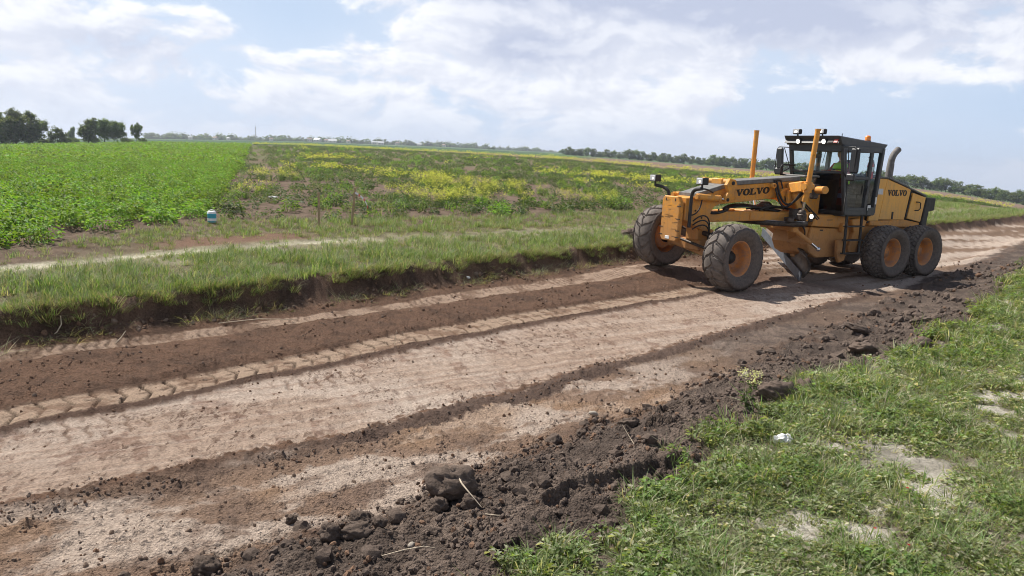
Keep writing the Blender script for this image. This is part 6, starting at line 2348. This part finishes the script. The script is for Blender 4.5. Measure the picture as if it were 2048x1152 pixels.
stake(-4.60, 17.5, .92, (0, -.02), 'left wooden survey stake standing in the tall grass')
stake(-4.06, 18.5, .98, (0, .08), 'right wooden survey stake with a strip of red and white tape')
tp = empty('barrier_tape', (-4.0, 18.5, ground(-4.0, 18.5)))
tag(tp, 'red and white tape trailing from the right survey stake', 'tape')
pts = bez((.02, -.01, .80), (.16, -.03, .74), (.30, -.05, .66), (.36, -.06, .42), 9)
for k in range(9):
    a, b = pts[k], pts[k + 1]
    w = Vector((.0, .008, .022))
    MB().add([a - w, a + w, b + w, b - w, a - w + Vector((0, .004, 0)), a + w + Vector((0, .004, 0)), b + w + Vector((0, .004, 0)), b - w + Vector((0, .004, 0))], [(0, 1, 2, 3), (7, 6, 5, 4), (0, 3, 7, 4), (1, 5, 6, 2)]).build('tape_segment', 'tape_red' if k in (2, 5, 8) else 'paper_white', tp)

# blue and white drinking-water cooler standing at the edge of the crop
wb = empty('water_cooler', (-7.05, 17.3, ground(-7.05, 17.3) + .02))
tag(wb, 'light blue and white round water cooler at the corner of the potato crop', 'cooler')
MB().lathe([(1e-4, 0), (.088, 0), (.095, .012), (.098, .17)], 28, 'z').build('body', 'blue_plastic', wb)
MB().lathe([(.0995, .04), (.0995, .10)], 28, 'z').build('label_band', 'white_plastic', wb)
MB().lathe([(.098, .17), (.104, .175), (.104, .20), (.098, .205)], 28, 'z').build('rim', 'blue_plastic', wb)
MB().lathe([(.097, .205), (.093, .245), (.075, .262), (1e-4, .264)], 28, 'z').build('lid', 'white_plastic', wb)
MB().tube(arc((0, .19), .105, 0, 180, 10), .007, 6).build('handle', 'white_plastic', wb)
wb.scale = (1.0, 1.0, 1.0)

# crumpled white paper on the near verge, white scrap in the weeds
def crumple(name, x, y, r, label, seed, sq=(1, .7, .5)):
    me = clod_mesh(name, seed, .45, 3, sq, .25)
    me.materials[0] = MATS['paper_white']
    me.polygons.foreach_set('use_smooth', [False] * len(me.polygons))
    o = link(name, me); o.location = (x, y, ground(x, y) + r * .4); o.scale = (r,) * 3
    return tag(o, label, 'litter')


crumple('crumpled_paper', 2.14, 5.46, .072, 'crumpled white paper lying on the trodden grass at the right', 101, (.9, .6, .8))
crumple('white_scrap', -8.5, 26.2, .15, 'small white scrap among weeds beside the bare strip', 102, (1, .5, .25))
crumple('white_scrap', -.81, 13.3, .05, 'tiny white scrap on the road near the foot of the bank', 103, (1, .5, .4))

# pale-flowered hoary cress by the windrow
hc = empty('flowering_weed', (2.12, 6.35, ground(2.12, 6.35)))
tag(hc, 'weed with pale yellow flower heads growing from the windrow', 'weed')
sp = Soup(); sp2 = Soup()
for k in range(9):
    a = rg.uniform(0, 6.28); r = rg.uniform(.01, .09); h = rg.uniform(.26, .36)
    t = Vector((r * math.cos(a), r * math.sin(a), h)); w = Vector((-math.sin(a), math.cos(a), 0)) * .004
    sp.add([-w, w, t], [(0, 1, 2)], [(.12, .17, .07)] * 3)
    for q in range(5):
        b = t * rg.uniform(.15, .75)
        leaf(sp, b, Vector((rg.uniform(-1, 1), rg.uniform(-1, 1), .2)), Vector((0, 0, 1)), .06, .025, jit((.10, .16, .06), .2, rg))
    for q in range(26):
        o = t + Vector((rg.gauss(0, .022), rg.gauss(0, .022), rg.gauss(0, .018)))
        leaf(sp2, o, Vector((rg.uniform(-1, 1), rg.uniform(-1, 1), rg.uniform(-.2, .4))), Vector((rg.uniform(-.3, .3), rg.uniform(-.3, .3), 1)), .014, .014, jit(rg.choice([(.62, .66, .28), (.70, .70, .40), (.52, .58, .22)]), .1, rg), .1)
link('stems', sp.mesh('cress_stems', ['leaf']), None, hc)
link('flower_heads', sp2.mesh('cress_flowers', ['petal']), None, hc)

# red poppy petals in the near grass
for x, y, lab in ((2.24, 3.80, 'tiny red flower in the near grass at the bottom right'), (2.14, 3.98, 'small red flower left of the other one in the near grass'), (2.62, 4.55, 'lone red speck of a flower up the near grass')):
    f = empty('red_flower', (x, y, ground(x, y)))
    tag(f, lab, 'flower')
    MB().tube([(0, 0, -.01), (.004, 0, .05), (.0, .004, .075)], .002, 5).build('stem', 'root_fibre', f)
    for k in range(4):
        a = 1.57 * k
        spp = Soup(); leaf(spp, (0, 0, .075), (math.cos(a), math.sin(a), .35), (0, 0, 1), .011, .012, (.45, .03, .03), .2)
        link('petal', spp.mesh('petal', ['petal']), None, f)

# roots and dry stalks
def root(name, pts, r, label, cat='root'):
    o = MB().tube(pts, r, 6).build(name, 'root_fibre')
    return tag(o, label, cat)


def P_(x, y, dz=0.0):
    return Vector((x, y, float(terrain(np.array([x]), np.array([y]), True)[0]) + dz))


root('root', [P_(-.36, 4.62, .10), P_(-.30, 4.52, .14), P_(-.26, 4.42, .13), P_(-.20, 4.36, .08), P_(-.13, 4.32, .03)], [.004, .006, .006, .005, .003], 'long pale root bent over the largest foreground clod')
root('root', [P_(-.10, 4.22, .02), P_(-.03, 4.19, .03), P_(.06, 4.20, .02)], [.003, .003, .002], 'short pale root on dark soil right of the largest clod')
root('root', [P_(-.64, 3.72, .015), P_(-.52, 3.74, .03), P_(-.42, 3.78, .02), P_(-.36, 3.83, .015)], [.002, .003, .003, .002], 'thin branching root below the pale stone in the foreground')
b0 = bearing(130, 9.75)
root('root', [(-5.17, 8.34, .36), (-5.12, 8.26, .28), (-5.15, 8.22, .20), (-5.21, 8.20, .15)], [.004, .006, .006, .004], 'pale root hanging from the dark bank at the far left')
root('root', [P_(-4.44, 8.36, .12), P_(-4.47, 8.31, .05), P_(-4.50, 8.24, .0)], [.004, .006, .005], 'pale forked root standing at the foot of the left bank')
root('root', [P_(-3.7, 9.2, .03), P_(-3.3, 9.5, .06), P_(-2.9, 9.75, .03)], [.004, .006, .004], 'long dry stalk lying along the foot of the bank')
root('dry_stalk', [P_(-1.42, 8.95, .0), P_(-1.41, 8.95, .10), P_(-1.40, 8.94, .19)], [.004, .003, .002], 'single dry stalk standing upright in the wheel track', 'stalk')
root('dry_stalk', [P_(.98, 5.35, .0), P_(.95, 5.42, .07), P_(.90, 5.5, .13)], [.0025, .002, .0012], 'thin dry stalk leaning on the windrow crest', 'stalk')
ds = empty('straw_tuft', (3.32, 6.25, ground(3.32, 6.25)))
tag(ds, 'torn tuft of pale straw lying in the grass at the right', 'straw')
sp = Soup()
blades(sp, 26, .12, .34, .007, .05, 1.0, [(.42, .40, .26), (.50, .48, .34), (.34, .34, .20)], rg, lean=(.6, .3))
link('stalks', sp.mesh('straw_stalks', ['leaf']), None, ds)

# litter of torn roots and straw along the foot of the bank
n = 500
s_ = RNG.uniform(-6, 16, n); tq = np.interp(s_, _SG, _CUR[7]) + RNG.normal(-.12, .12, n)
fx, fy = s_ * CT - tq * ST, s_ * ST + tq * CT
k = (fbm(fx, fy, .8, 2, 131) > -.05)
fx, fy = fx[k], fy[k]
scatter('bank_litter', PROTO['litter'], np.stack([fx, fy, hgt(fx, fy) + .01], 1), RNG.uniform(.4, .9, len(fx)), RNG.randint(0, 3, len(fx)), 'torn dry grass strewn along the foot of the cut bank', 'litter', tilt=.5)

# ------------------------------------------------------------------ summer haze over the plain
hz = MB().box((0, 0, -40), (10400, 10400, 220)).build('haze', 'label_white')
hz.data.materials.clear()
hm = bpy.data.materials.new('haze_air')
hm.use_nodes = True
hm.node_tree.nodes.clear()
ho = hm.node_tree.nodes.new('ShaderNodeOutputMaterial')
hv = hm.node_tree.nodes.new('ShaderNodeVolumePrincipled')
hv.inputs['Color'].default_value = (.80, .87, 1.0, 1)
hv.inputs['Density'].default_value = 0.00025
hv.inputs['Anisotropy'].default_value = 0.2
hm.node_tree.links.new(hv.outputs[0], ho.inputs['Volume'])
hz.data.materials.append(hm)
tag(hz, 'pale summer haze hanging over the distant plain', 'haze', kind='stuff')
